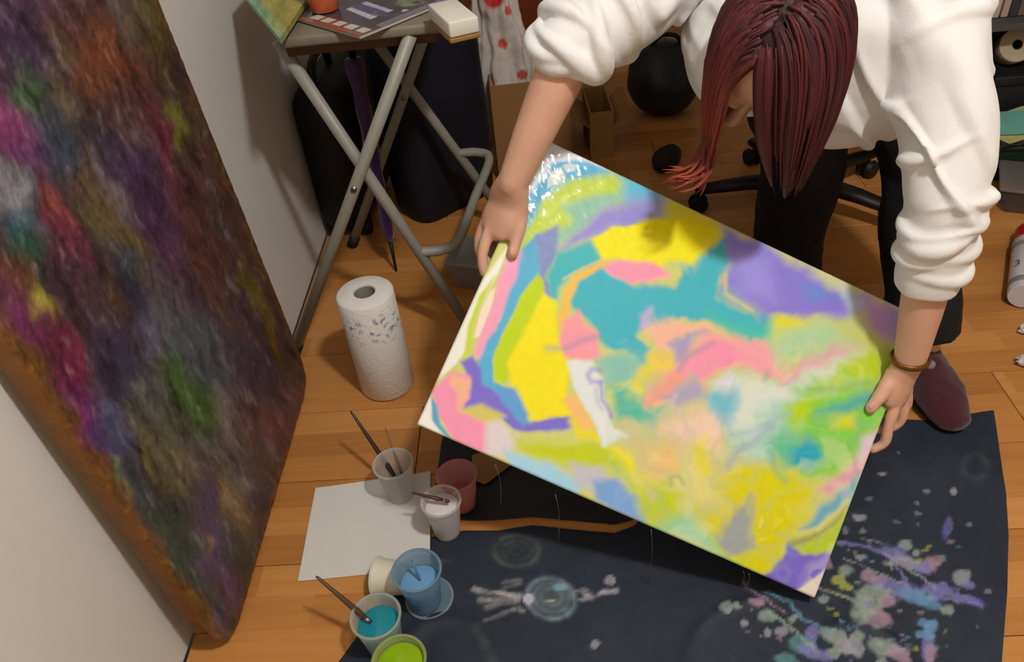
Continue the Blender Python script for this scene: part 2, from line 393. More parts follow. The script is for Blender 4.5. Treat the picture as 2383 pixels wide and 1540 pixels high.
# ================================================================== THE HELD CANVAS
CA = np.array([0.007, 1.184, 0.633]); CB = np.array([0.617, 1.045, 0.324]); CC = np.array([0.378, 0.712, 0.034]); CD = np.array([-0.232, 0.852, 0.344])
cc = (CA+CB+CC+CD)/4
E1 = (CB-CA)+(CC-CD); E1 /= np.linalg.norm(E1)
E2 = (CD-CA)+(CC-CB); E2 -= E1*(E2@E1); E2 /= np.linalg.norm(E2)
EN = np.cross(E1, E2)
if EN[2] < 0: EN = -EN
CWID, CHGT, CTH = 0.70, 0.50, 0.018
def cv(x, y, off=0.0):
    """point on the photo ray (x,y) at height off above the canvas face"""
    d = ray(x, y); t = ((cc+EN*off-CPOS)@EN)/(d@EN); return CPOS+t*d
CANVAS_REGIONS = [
 # colour, feather, warp, polygon in photo pixels
 ((205, 208, 130), 60, 0, [(940,300),(2200,300),(2200,1420),(940,1420)]),
 ((214, 200, 150), 60, 20, [(1480,960),(1700,960),(1720,1120),(1600,1180),(1480,1120)]),
 ((180, 205, 165), 60, 20, [(1400,830),(1500,850),(1480,1010),(1400,1020)]),
 # top left
 ((226, 233, 242), 8, 3, [(1262,300),(1440,395),(1340,398),(1270,430),(1200,500),(1215,420)]),
 ((98, 176, 216), 6, 5, [(1212,480),(1255,420),(1290,378),(1345,368),(1425,398),(1400,420),(1330,425),(1295,440),(1268,500),(1215,565)]),
 ((216, 226, 214), 4, 4, [(1288,398),(1310,388),(1318,410),(1312,425),(1285,432),(1275,440),(1276,412)]),
 ((206, 222, 226), 3, 3, [(1312,384),(1330,376),(1345,382),(1340,396),(1320,402)]),
 ((200, 215, 230), 3, 3, [(1258,412),(1285,380),(1284,395),(1262,425)]),
 ((150, 196, 176), 30, 10, [(1300,430),(1440,400),(1480,430),(1400,500),(1320,560),(1260,600),(1230,560)]),
 ((192, 214, 96), 14, 10, [(1262,470),(1330,418),(1420,402),(1462,412),(1440,436),(1380,452),(1310,475),(1330,500),(1322,520),(1250,568),(1212,600),(1222,540)]),
 ((112, 190, 222), 18, 6, [(1440,400),(1500,415),(1580,470),(1510,480),(1450,465)]),
 ((150, 145, 214), 18, 8, [(1290,590),(1330,545),(1400,487),(1460,458),(1545,462),(1545,500),(1450,525),(1385,550),(1330,570)]),
 ((206, 198, 92), 22, 6, [(1545,462),(1575,455),(1700,528),(1665,560),(1570,520)]),
 ((243, 232, 48), 7, 5, [(1374,556),(1432,530),(1540,508),(1590,510),(1665,530),(1660,562),(1640,602),(1560,596),(1540,613),(1460,602),(1400,602)]),
 ((222, 210, 70), 20, 6, [(1560,480),(1680,525),(1660,560),(1600,530)]),
 ((100, 176, 214), 6, 5, [(1218,575),(1255,545),(1262,640),(1240,650),(1205,700),(1172,770),(1145,835),(1150,885),(1195,905),(1240,960),(1225,990),(1160,935),(1114,885),(1108,830),(1128,780),(1162,740),(1176,650)]),
 ((84, 182, 190), 12, 8, [(1270,640),(1290,590),(1370,560),(1402,600),(1392,628),(1330,645),(1300,670),(1290,700),(1268,700)]),
 ((130, 146, 196), 8, 10, [(1248,552),(1295,525),(1285,600),(1268,640),(1280,690),(1262,690)]),
 ((84, 180, 196), 9, 12, [(1318,705),(1348,660),(1400,622),(1480,652),(1570,640),(1600,598),(1640,600),(1680,528),(1730,560),(1694,640),(1688,685),(1750,718),(1790,745),(1785,785),(1700,752),(1640,762),(1560,748),(1492,735),(1482,780),(1512,830),(1508,874),(1440,822),(1400,792),(1360,742)]),
 ((88, 190, 176), 16, 12, [(1640,720),(1700,735),(1785,760),(1780,800),(1700,765)]),
 ((246, 160, 186), 7, 5, [(1404,622),(1450,606),(1530,606),(1562,626),(1515,650),(1470,656),(1430,640)]),
 ((236, 192, 104), 8, 8, [(1288,760),(1306,690),(1330,650),(1420,600),(1404,625),(1345,662),(1325,704),(1312,770)]),
 ((190, 212, 46), 6, 3, [(1250,634),(1263,652),(1268,705),(1240,765),(1205,825),(1175,893),(1148,878),(1150,822),(1180,760),(1210,690)]),
 ((240, 228, 40), 8, 6, [(1262,680),(1290,700),(1292,772),(1316,802),(1322,860),(1308,930),(1330,966),(1262,986),(1222,966),(1194,900),(1178,845),(1222,765)]),
 ((238, 166, 196), 8, 6, [(1218,580),(1202,640),(1172,704),(1152,764),(1130,784),(1112,830),(1098,812),(1118,752),(1148,692),(1164,640),(1182,598)]),
 ((240, 240, 230), 5, 3, [(1190,560),(1178,590),(1158,640),(1135,680),(1100,740),(1090,800),(1062,840),(1000,900),(940,990),(1000,880),(1080,720)]),
 ((196, 212, 92), 5, 4, [(1156,640),(1125,695),(1100,750),(1094,815),(1076,825),(1086,755),(1112,690)]),
 ((246, 226, 210), 3, 2, [(1152,668),(1144,705),(1114,780),(1101,783),(1116,724),(1138,682)]),
 ((124, 114, 206), 8, 9, [(1064,832),(1092,814),(1112,845),(1122,882),(1182,922),(1224,975),(1322,973),(1334,994),(1300,1006),(1200,994),(1160,965),(1088,945),(1096,892)]),
 ((104, 160, 214), 8, 9, [(1150,890),(1200,905),(1232,960),(1222,984),(1180,940)]),
 ((243, 156, 186), 6, 6, [(1006,905),(1048,858),(1090,868),(1098,920),(1076,950),(1138,978),(1134,1060),(1060,1022),(1022,962)]),
 ((238, 186, 150), 12, 6, [(1050,864),(1092,878),(1094,922),(1070,944),(1068,905),(1045,885)]),
 ((92, 166, 204), 4, 4, [(1003,918),(1018,940),(1026,985),(1055,1022),(1012,995)]),
 ((242, 240, 236), 4, 3, [(940,990),(1003,905),(1006,975),(1024,1000),(1060,1040),(960,1010)]),
 ((208, 200, 112), 12, 8, [(1076,950),(1130,934),(1180,965),(1150,986),(1120,972)]),
 ((222, 212, 218), 14, 8, [(1138,978),(1168,980),(1210,1012),(1190,1060),(1128,1060)]),
 ((168, 212, 232), 14, 8, [(1180,1040),(1260,1060),(1350,1130),(1330,1160),(1200,1090)]),
 ((192, 206, 62), 16, 14, [(1200,1006),(1300,1036),(1400,1030),(1462,1066),(1505,1130),(1560,1165),(1620,1240),(1540,1240),(1490,1200),(1470,1130),(1400,1092),(1330,1092),(1260,1056)]),
 ((196, 196, 204), 16, 8, [(1320,1075),(1400,1095),(1420,1120),(1380,1150),(1330,1130)]),
 ((126, 166, 218), 12, 8, [(1375,1120),(1440,1122),(1482,1170),(1505,1220),(1440,1195),(1385,1165)]),
 ((240, 228, 80), 16, 10, [(1420,1040),(1470,1060),(1510,1130),(1490,1140),(1450,1090)]),
 ((140, 196, 182), 20, 14, [(1385,828),(1470,830),(1495,870),(1480,905),(1420,915)]),
 ((226, 216, 84), 14, 12, [(1508,832),(1540,818),(1562,850),(1505,925),(1512,950),(1440,952),(1420,905),(1490,905)]),
 ((228, 233, 233), 8, 8, [(1314,840),(1372,828),(1402,880),(1418,960),(1440,1006),(1475,1032),(1400,1042),(1388,1000),(1360,960),(1330,900)]),
 ((230, 216, 74), 12, 10, [(1330,950),(1362,975),(1400,1030),(1340,1025),(1310,985)]),
 ((240, 192, 130), 12, 10, [(1292,930),(1330,920),(1368,975),(1384,1006),(1345,1006)]),
 ((92, 186, 162), 14, 12, [(1424,903),(1470,915),(1492,960),(1530,958),(1512,1002),(1468,992)]),
 ((240, 162, 174), 9, 10, [(1306,740),(1344,718),(1350,745),(1386,770),(1398,822),(1360,836),(1312,830),(1300,798)]),
 ((186, 180, 216), 8, 8, [(1480,722),(1508,700),(1518,740),(1492,762)]),
 ((238, 188, 168), 14, 12, [(1500,748),(1540,735),(1600,768),(1680,772),(1650,800),(1590,812),(1560,835),(1530,815)]),
 ((234, 205, 110), 18, 10, [(1510,830),(1560,820),(1600,850),(1560,890),(1520,900)]),
 ((170, 160, 196), 10, 10, [(1565,803),(1655,786),(1612,812),(1592,862),(1570,852)]),
 ((212, 224, 218), 22, 12, [(1690,862),(1820,880),(1880,868),(1985,828),(1998,850),(1880,930),(1850,970),(1780,1010),(1690,985),(1670,920)]),
 ((247, 156, 182), 12, 8, [(1600,832),(1650,792),(1720,780),(1792,808),(1836,862),(1780,866),(1704,842),(1664,862),(1640,902),(1610,882),(1562,922),(1508,952),(1530,910)]),
 ((250, 172, 178), 18, 8, [(1700,790),(1770,800),(1810,850),(1740,845)]),
 ((246, 166, 126), 14, 6, [(1508,952),(1530,912),(1580,870),(1590,890),(1550,930)]),
 ((224, 170, 186), 14, 8, [(1815,876),(1880,830),(1985,792),(1965,830),(1870,872),(1830,888)]),
 ((228, 228, 234), 10, 8, [(1660,895),(1700,866),(1728,885),(1718,915),(1670,925)]),
 ((120, 190, 212), 14, 10, [(1636,932),(1722,898),(1724,960),(1692,995),(1650,972)]),
 ((176, 166, 196), 12, 8, [(1536,932),(1622,880),(1642,930),(1560,962)]),
 ((236, 206, 188), 24, 12, [(1520,985),(1640,962),(1700,990),(1700,1050),(1560,1055)]),
 ((138, 128, 212), 12, 6, [(1680,515),(1780,570),(1880,620),(2030,690),(1970,742),(1850,748),(1780,742),(1750,716),(1688,682),(1702,620)]),
 ((156, 150, 226), 20, 6, [(1706,590),(1780,600),(1800,700),(1724,690)]),
 ((112, 142, 216), 14, 6, [(1865,655),(1960,688),(1885,704)]),
 ((206, 206, 164), 12, 8, [(1860,595),(2010,668),(1965,684),(1890,644)]),
 ((188, 206, 222), 14, 6, [(1960,665),(2060,705),(1990,732)]),
 ((192, 152, 212), 18, 6, [(2010,685),(2110,725),(2105,810),(2020,772)]),
 ((164, 150, 210), 14, 6, [(2066,700),(2190,745),(2130,830),(2076,798)]),
 ((222, 218, 70), 12, 8, [(1786,738),(1830,746),(1900,746),(1850,772),(1790,792)]),
 ((176, 210, 168), 20, 10, [(1790,790),(1900,762),(2000,765),(2000,790),(1900,825),(1800,838)]),
 ((206, 206, 112), 16, 8, [(1950,762),(2035,782),(2010,800),(1960,785)]),
 ((186, 210, 72), 14, 8, [(1985,832),(2060,798),(2130,812),(2080,885),(2000,892),(1960,905),(1895,908),(1940,872)]),
 ((132, 200, 92), 22, 14, [(1880,905),(2010,888),(2070,900),(2040,1000),(1985,1065),(1925,1132),(1860,1125),(1780,1062),(1800,985),(1850,952)]),
 ((180, 214, 202), 22, 12, [(1720,1002),(1790,962),(1850,932),(1866,990),(1800,1040),(1740,1085)]),
 ((102, 190, 152), 18, 12, [(1775,1022),(1860,1000),(1856,1082),(1800,1095)]),
 ((58, 164, 188), 12, 8, [(1846,1040),(1888,1016),(1905,1070),(1880,1098),(1840,1088),(1828,1062)]),
 ((92, 172, 166), 10, 8, [(1905,962),(1960,932),(2050,890),(2040,922),(1960,962)]),
 ((216, 216, 62), 12, 6, [(1948,970),(1985,958),(1984,990),(1940,996)]),
 ((182, 210, 62), 12, 8, [(1848,945),(1900,918),(1885,980),(1858,1002)]),
 ((226, 216, 72), 14, 8, [(1606,1032),(1650,1020),(1664,1110),(1620,1124)]),
 ((224, 216, 142), 20, 10, [(1540,1062),(1610,1060),(1640,1120),(1700,1110),(1640,1165),(1560,1155)]),
 ((232, 196, 132), 18, 10, [(1495,1055),(1560,1035),(1560,1110),(1512,1115)]),
 ((214, 207, 64), 18, 12, [(1690,1112),(1750,1078),(1830,1110),(1885,1150),(1866,1240),(1805,1300),(1770,1345),(1690,1300),(1620,1265),(1600,1205),(1680,1165)]),
 ((152, 206, 172), 16, 8, [(1520,1210),(1600,1205),(1660,1248),(1710,1300),(1600,1265)]),
 ((190, 206, 82), 14, 8, [(1680,1270),(1720,1290),(1775,1345),(1690,1305)]),
 ((158, 164, 166), 10, 12, [(1664,1192),(1698,1166),(1742,1158),(1752,1200),(1748,1270),(1702,1272),(1672,1240)]),
 ((218, 166, 182), 8, 5, [(1898,1152),(1955,1112),(1998,1060),(2040,1020),(2015,1095),(1970,1135),(1920,1162)]),
 ((116, 170, 198), 7, 5, [(1862,1232),(1900,1190),(1980,1130),(2010,1090),(1985,1170),(1905,1220)]),
 ((216, 216, 142), 6, 5, [(1856,1252),(1900,1218),(1975,1165),(1968,1185),(1905,1235)]),
 ((150, 148, 86), 8, 5, [(1836,1262),(1900,1234),(1972,1180),(1960,1200),(1900,1250),(1845,1280)]),
 ((182, 202, 70), 8, 6, [(1850,1276),(1900,1248),(1975,1190),(1935,1300),(1880,1304)]),
 ((216, 198, 216), 10, 4, [(2008,1012),(2060,990),(2040,1045),(2000,1078)]),
 ((124, 108, 202), 5, 7, [(1762,1345),(1828,1284),(1838,1262),(1862,1290),(1940,1296),(1915,1345),(1880,1362),(1840,1376),(1800,1370)]),
 ((226, 216, 206), 4, 4, [(1836,1370),(1882,1350),(1914,1322),(1930,1330),(1888,1410)]),
]
CANVAS_LINES = [  # colour, width, feather, warp, alpha, points
 ((150, 138, 206), 6, 5, 4, .9, [(1396,862),(1378,858),(1368,872),(1376,888),(1396,888)]),
 ((140, 128, 206), 5, 4, 5, .9, [(1398,890),(1402,930),(1416,950),(1426,972)]),
 ((170, 172, 200), 4, 5, 6, .7, [(1386,905),(1390,935),(1404,955)]),
 ((160, 140, 182), 8, 8, 8, .7, [(1272,812),(1310,812),(1350,790),(1392,782)]),
 ((160, 166, 198), 7, 8, 8, .8, [(1698,1085),(1712,1055),(1742,1030),(1800,990)]),
 ((150, 180, 190), 6, 8, 10, .7, [(1690,975),(1712,1008),(1760,995),(1845,962)]),
 ((110, 170, 110), 4, 5, 5, .7, [(1560,1130),(1556,1112),(1578,1108),(1588,1128)]),
 ((232, 220, 110), 4, 4, 5, .8, [(1690,640),(1690,684),(1750,722)]),
 ((236, 214, 120), 3, 3, 3, .8, [(1310,650),(1350,628),(1415,598)]),
 ((100, 170, 140), 8, 8, 8, .7, [(1790,1050),(1800,1095),(1822,1120)]),
 ((96, 160, 110), 5, 7, 8, .6, [(1885,905),(1960,902),(2020,890)]),
 ((140, 150, 180), 6, 6, 6, .7, [(1580,862),(1600,830),(1660,800)]),
 ((120, 140, 160), 5, 6, 4, .6, [(1780,882),(1786,868)]),
 ((160, 200, 150), 10, 10, 8, .5, [(1420,1080),(1470,1120),(1490,1190)]),
]
def paint_canvas(px, py, uu, vv):
    n = len(px)
    q = n2(px/120.0, py/120.0, 3.1)
    w1 = fbm(q, 3); w2 = fbm(q+51.7, 3)
    q2 = n2(px/42.0, py/42.0, 9.1); w3 = fbm(q2+0.6*np.stack([w1, w2, w1], -1), 3); w4 = fbm(q2+23.1+0.6*np.stack([w2, w1, w1], -1), 3)
    C = np.tile(lin((214, 210, 150)), (n, 1))
    soft = 1+0.7*sstep(1350, 1600, px)          # the poured paint is more mixed on this side
    gain = 1+0.7*sstep(1380, 1500, px); fine = 0.30+0.35*sstep(1350, 1550, px)
    for col, fe, wa, poly in CANVAS_REGIONS:
        X = px+wa*gain*(1.3*w1+fine*w3); Y = py+wa*gain*(1.3*w2+fine*w4)
        a = sstep(-1, 1, sd_poly(X, Y, poly)/(fe*soft*0.9)); C = C*(1-a[:, None])+lin(col)*a[:, None]
    gain = 0.45
    for col, wd, fe, wa, al, pts in CANVAS_LINES:
        X = px+wa*gain*(1.3*w1+fine*w3); Y = py+wa*gain*(1.3*w2+fine*w4)
        a = al*0.8*sstep(-1, 1, sd_line(X, Y, pts, wd*0.8)/(fe*1.6)); C = C*(1-a[:, None])+lin(col)*a[:, None]
    # marbled folds in the mixed half: slow bands of lighter and darker paint
    v1 = np.abs(fbm(n2(px/130+0.9*w1+0.25*w3, py/100+0.9*w2, 5.5), 3))
    reg = sstep(1330, 1480, px)*sstep(760, 860, py)
    a = 0.20*sstep(0.26, 0.0, v1)*reg
    C = C*(1-a[:, None])+lin((150, 178, 168))*a[:, None]
    a = 0.25*sstep(0.35, 0.7, v1)*reg
    C = C*(1-a[:, None])+lin((236, 232, 205))*a[:, None]
    g = (C@np.array([0.3, 0.5, 0.2]))[:, None]
    C = g+(C-g)*1.12
    m1 = 1.0
    return np.clip(C*m1, 0, 0.9)
def build_canvas():
    base = cc-EN*CTH
    t = thing('stretched_canvas', 'stretched canvas covered in poured pastel paint, held tilted by both hands', 'painting', (cc[0], cc[1], min(CA[2], CC[2])-0.02))
    NU, NV = 380, 272
    u = np.linspace(0, 1, NU); v = np.linspace(0, 1, NV); U, Vv = np.meshgrid(u, v)
    # the sheet rolls over the stretcher edges
    def edge(tt, size):
        d = np.minimum(tt, 1-tt)*size; return np.where(d < 0.004, 0.004-np.sqrt(np.maximum(0, 0.004**2-(0.004-d)**2)), 0)
    su = (U-0.5)*CWID; sv = (Vv-0.5)*CHGT
    h = -edge(U, CWID)-edge(Vv, CHGT)
    P0 = cc+su[..., None]*E1+sv[..., None]*E2
    pp = proj(P0.reshape(-1, 3)); px, py = pp[:, 0], pp[:, 1]
    C = paint_canvas(px, py, U.ravel(), Vv.ravel())
    rel = 0.00022*fbm(n2(su.ravel()*30, sv.ravel()*30, 1.0), 3)
    wet = sstep(0.30, 0.04, np.hypot((su.ravel()+0.33)*1.0, (sv.ravel()+0.23)*0.85))
    st = fbm(n2((su.ravel()*0.8+sv.ravel()*0.6)*60, (-su.ravel()*0.6+sv.ravel()*0.8)*190, 4.0), 3)
    rel += 0.00030*wet*st
    P = P0.reshape(-1, 3)+EN*(h.ravel()+rel)[:, None]
    F = [(j*NU+i, j*NU+i+1, (j+1)*NU+i+1, (j+1)*NU+i) for j in range(NV-1) for i in range(NU-1)]
    if np.dot(np.cross(E1, E2), EN) < 0: F = [f[::-1] for f in F]
    mp = vcol_mat('wet_paint', rough=0.5, bump=0.10, bscale=30, coat=0.55, spec=0.2, var=0.03, bdist=0.004)
    obj('paint_layer', (P, F), mp, t, cols=C)
    # canvas wrapped round the sides, folded over to the back
    M = np.stack([E1, E2, EN], 1)
    if np.linalg.det(M) < 0: M = np.stack([E1, E2, EN], 1)
    mc = mat('primed_canvas', (236, 234, 228), 0.8, var=0.03, bump=0.2, bscale=900)
    def side(c, sz): return box(cc+M@np.array(c), sz, M, bev=0.0012, seg=1)
    th = 0.003
    obj('canvas_side', side((0, -CHGT/2+th/2, -CTH/2-0.003), (CWID, th, CTH-0.002)), mc, t, smooth=False)
    obj('canvas_side', side((0, CHGT/2-th/2, -CTH/2-0.003), (CWID, th, CTH-0.002)), mc, t, smooth=False)
    obj('canvas_side', side((-CWID/2+th/2, 0, -CTH/2-0.003), (th, CHGT-2*th, CTH-0.002)), mc, t, smooth=False)
    obj('canvas_side', side((CWID/2-th/2, 0, -CTH/2-0.003), (th, CHGT-2*th, CTH-0.002)), mc, t, smooth=False)
    mw = mat('stretcher_wood', (196, 160, 110), 0.7, var=0.12, scale=14, stretch=(1, 8, 8))
    for s in (-1, 1):
        obj('stretcher_bar', side((0, s*(CHGT/2-0.025), -CTH/2-0.004), (CWID-0.012, 0.036, CTH-0.006)), mw, t, smooth=False)
        obj('stretcher_bar', side((s*(CWID/2-0.025), 0, -CTH/2-0.004), (0.036, CHGT-0.09, CTH-0.006)), mw, t, smooth=False)
    # threads of wet paint hanging from the low edge
    md = mat('paint_thread', (150, 150, 140), 0.15, var=0.05, trans=0.6)
    for (x, y, ln) in ((1152, 1080, 0.10), (1292, 1150, 0.12), (1515, 1232, 0.15), (1730, 1330, 0.045), (1742, 1335, 0.035)):
        p = cv(x, y, -0.004)
        k = np.linspace(0, 1, 6)[:, None]
        pts = p+np.array([0.002, 0, -ln])*k+np.array([0.003, 0.002, 0])*np.sin(k*4)
        pts[:, 2] = np.maximum(pts[:, 2], 0.004)
        obj('paint_drip', tube(pts, [0.0008, 0.0005, 0.0004, 0.0004, 0.0005, 0.0007], 6), md, t)
    return t
canvas = build_canvas()

# ================================================================== THE BIG DARK PAINTING LEANING ON THE WALL
DARK_SPOTS = [ # x, y, colour, radius along the drag, radius across
 (60,60,(88,62,96),120,90),(180,40,(96,62,60),110,70),(250,120,(150,78,36),80,50),(150,110,(120,104,42),60,28),(220,220,(130,76,34),60,40),
 (65,190,(66,110,58),70,30),(150,230,(120,112,76),90,14),(40,110,(70,50,90),90,60),(300,30,(104,90,90),80,30),(340,60,(110,96,30),90,22),
 (20,310,(150,62,120),70,50),(70,340,(110,60,120),70,40),(120,330,(70,92,112),70,50),(280,230,(92,64,62),100,40),(300,310,(140,112,114),70,20),
 (400,290,(128,128,40),50,16),(370,320,(128,52,76),110,22),(200,300,(62,58,70),120,60),(230,440,(120,96,70),110,30),(270,440,(122,112,124),90,18),
 (330,420,(74,52,98),120,40),(360,480,(86,42,84),130,34),(20,430,(150,150,160),60,36),(50,520,(70,110,132),60,36),(60,570,(50,104,76),50,32),
 (130,470,(150,72,72),80,16),(150,560,(132,54,80),100,24),(40,650,(112,66,50),60,30),(90,700,(190,184,20),46,22),(50,740,(128,50,112),70,40),
 (110,790,(110,34,60),110,40),(60,830,(110,80,30),80,18),(290,600,(60,80,96),60,28),(240,520,(96,88,50),60,30),(300,560,(120,100,46),70,30),
 (180,640,(72,50,66),90,50),(260,690,(78,58,36),50,30),(400,560,(96,62,92),130,40),(460,560,(104,60,50),140,26),(500,660,(112,72,38),120,20),
 (400,700,(112,100,110),90,36),(330,720,(58,56,92),90,30),(350,790,(106,104,130),60,20),(440,780,(88,106,112),90,40),(540,720,(70,50,66),120,40),
 (590,690,(126,108,20),90,12),(640,790,(112,84,24),60,10),(480,830,(76,90,102),90,44),(560,850,(70,62,86),90,40),(180,900,(140,30,90),120,26),
 (200,1010,(170,40,130),70,16),(220,1000,(66,56,120),110,36),(260,980,(84,92,130),70,30),(290,850,(56,50,86),100,40),(440,910,(64,110,40),70,30),
 (480,960,(70,116,48),50,26),(370,950,(92,102,88),100,40),(400,1060,(122,116,84),110,30),(350,1050,(120,110,60),70,14),(540,980,(118,110,112),100,26),
 (520,1080,(120,124,120),90,24),(600,950,(98,72,82),90,36),(640,1000,(110,58,60),80,30),(650,1080,(58,52,84),90,36),(270,1110,(140,156,108),60,16),
 (320,1140,(72,74,92),70,24),(330,1200,(52,64,54),100,40),(400,1250,(48,66,50),120,36),(540,1180,(140,108,56),80,26),(470,1260,(170,130,80),24,10),
 (500,1200,(76,52,96),110,26),(620,1200,(58,50,78),90,30),(640,900,(70,56,78),60,30),(690,950,(96,60,76),60,20),(440,1350,(40,62,48),110,26),
 (510,1330,(94,64,112),110,24),(580,1290,(48,68,58),110,26),(500,1440,(92,88,122),90,20),(530,1480,(88,82,112),60,16),(300,1290,(112,60,42),80,16),
 (380,1400,(150,116,40),110,10),(280,1180,(110,64,26),110,12),(210,1060,(120,62,24),120,10),(420,1440,(120,92,46),90,10),(560,1450,(60,74,40),90,12),
 (110,950,(112,70,26),120,10),(30,870,(110,82,36),90,10),(440,260,(90,70,40),160,12),(520,470,(92,56,42),160,12),(600,1050,(90,72,50),90,26),
]
def build_dark_painting():
    # foot on the floor along the wall, head leaning on the wall
    y0, y1 = 0.668, 1.345; xf, HT = -0.578, 1.15; xt = WALLX+0.034
    lean = math.asin((xt-xf)/HT)                 # negative: towards the wall
    t = thing('leaning_painting', 'large dark multicoloured abstract painting with gold flecks leaning on the wall', 'painting', ((xf+xt)/2, (y0+y1)/2, 0))
    eu = np.array([0, 1, 0.0]); ev = np.array([math.sin(lean), 0, math.cos(lean)]); en = np.cross(eu, ev)
    if en[0] < 0: en = -en
    WD = y1-y0; TH = 0.028
    NU, NV = 220, 340
    u = np.linspace(0, 1, NU); v = np.linspace(0, 1, NV); U, V = np.meshgrid(u, v)
    rc = 0.03                                      # soft rounded corners
    su = U*WD; sv = V*HT
    # squeeze the outline a little at the lower corners
    cu = np.clip((rc-np.minimum(su, WD-su))/rc, 0, 1); lift = 0.0
    d = np.minimum.reduce([su, WD-su, sv, HT-sv])
    roll = np.where(d < 0.008, -(0.008-np.sqrt(np.maximum(0, 0.008**2-(0.008-d)**2))), 0)
    base = np.array([xf, y0, 0.004])
    R0 = 0.075                                     # worn, rounded lower corners
    for left in (True, False):
        aa = np.clip((R0-su)/R0, 0, 1) if left else np.clip((su-(WD-R0))/R0, 0, 1)
        bb = np.clip((R0-sv)/R0, 0, 1)
        na = aa*np.sqrt(1-bb*bb/2); nb_ = bb*np.sqrt(1-aa*aa/2)
        su = np.where(aa > 0, R0-na*R0 if left else WD-R0+na*R0, su); sv = np.where(bb > 0, R0-nb_*R0, sv)
    P0 = base+su[..., None]*eu+sv[..., None]*ev
    P0 = P0.reshape(-1, 3)
    pp = proj(P0); px, py = pp[:, 0], pp[:, 1]
    q = n2(px/60, py/60, 2.2); w1 = fbm(q, 4); w2 = fbm(q+31, 4)
    ang = math.atan2(1.0, 0.5); cx, sx = math.cos(ang), math.sin(ang)
    num = np.tile(lin((78, 58, 60))*0.25, (len(px), 1)); den = np.full(len(px), 0.25)
    X = px+26*w1; Y = py+26*w2
    for x, y, col, ra, rb in DARK_SPOTS:
        dx, dy = X-x, Y-y; a = (dx*cx+dy*sx)/(ra*0.8); b = (-dx*sx+dy*cx)/(rb*0.95)
        wgt = np.exp(-(a*a+b*b))*1.6; num += wgt[:, None]*lin(col); den += wgt
    C = num/den[:, None]
    # dry brush streaks along the drag direction
    al = (px*cx+py*sx); ac = (-px*sx+py*cx)
    al = al+14*w1; ac = ac+10*w2
    st = fbm(n2(al/60, ac/16, 7.7), 4); st2 = fbm(n2(al/16, ac/6, 1.7), 4); st3 = fbm(n2(al/120, ac/40, 4.4), 3)
    gr = (C@np.array([0.3, 0.5, 0.2]))[:, None]; C = gr+(C-gr)*0.95
    C = C*np.clip(1+0.45*st+0.28*st2+0.25*st3, 0.22, 2.4)[:, None]
    pale = sstep(0.35, 1.2, st+0.5*st2)[:, None]*0.35; C = C*(1-pale)+lin((150, 140, 140))*pale
    # golden brown rim
    rim = sstep(0.030, 0.006, d.ravel()+0.008*w1)[:, None]*0.75
    C = C*(1-rim)+lin((118, 78, 28))*np.clip(1+0.5*st2, 0.4, 1.6)[:, None]*rim
    C = np.clip(C*0.90, 0, 0.9)
    rel = 0.0009*fbm(n2(al/22, ac/7, 3.3), 3)
    P = P0+en*(roll.ravel()+rel)[:, None]
    F = [(j*NU+i, j*NU+i+1, (j+1)*NU+i+1, (j+1)*NU+i) for j in range(NV-1) for i in range(NU-1)]
    if np.cross(eu, ev)@en < 0: F = [f[::-1] for f in F]
    mp = vcol_mat('dry_paint_gold_fleck', rough=0.42, bump=0.5, bscale=150, spec=0.45, var=0.22, bdist=0.002)
    obj('painted_face', (P, F), mp, t, cols=C)
    M = np.stack([eu, ev, en], 1)
    ms = mat('painted_canvas_edge', (128, 84, 34), 0.5, var=0.25, scale=30, bump=0.4, bscale=200)
    ctr = base+eu*WD/2+ev*HT/2
    def bx(c, sz): return box(ctr+M@np.array(c), sz, M, bev=0.004, seg=2)
    obj('canvas_edge', bx((-WD/2+0.004, R0/2, -TH/2-0.004), (0.008, HT-0.004-R0, TH)), ms, t)
    obj('canvas_edge', bx((WD/2-0.004, R0/2, -TH/2-0.004), (0.008, HT-0.004-R0, TH)), ms, t)
    obj('canvas_edge', bx((0, -HT/2+0.004, -TH/2-0.004), (WD-2*R0, 0.008, TH)), ms, t)
    for sgn in (-1, 1):                            # the edge bends round the worn corners
        nA = 12; VV = []; FF = []
        for k in range(nA):
            q = math.pi/2*k/(nA-1)
            for rr, zz in ((R0-0.001, -0.005), (R0-0.001, -TH), (R0-0.009, -TH), (R0-0.009, -0.005)):
                VV.append(ctr+M@np.array([sgn*(WD/2-R0+rr*math.sin(q)), -HT/2+R0-rr*math.cos(q), zz]))
        for k in range(nA-1):
            for e_ in range(4): FF.append((k*4+e_, k*4+(e_+1) % 4, (k+1)*4+(e_+1) % 4, (k+1)*4+e_))
        FF += [(0, 1, 2, 3), tuple((nA-1)*4+e_ for e_ in (3, 2, 1, 0))]
        obj('canvas_edge', (np.array(VV), FF), ms, t, smooth=False)
    obj('canvas_edge', bx((0, HT/2-0.004, -TH/2-0.004), (WD-0.016, 0.008, TH)), ms, t)
    mw = MATS['stretcher_wood']
    obj('stretcher_bar', bx((-WD/2+0.03, R0*0.6, -TH/2-0.006), (0.036, HT-0.02-R0*1.2, TH-0.008)), mw, t)
    obj('stretcher_bar', bx((WD/2-0.03, R0*0.6, -TH/2-0.006), (0.036, HT-0.02-R0*1.2, TH-0.008)), mw, t)
    return t
build_dark_painting()

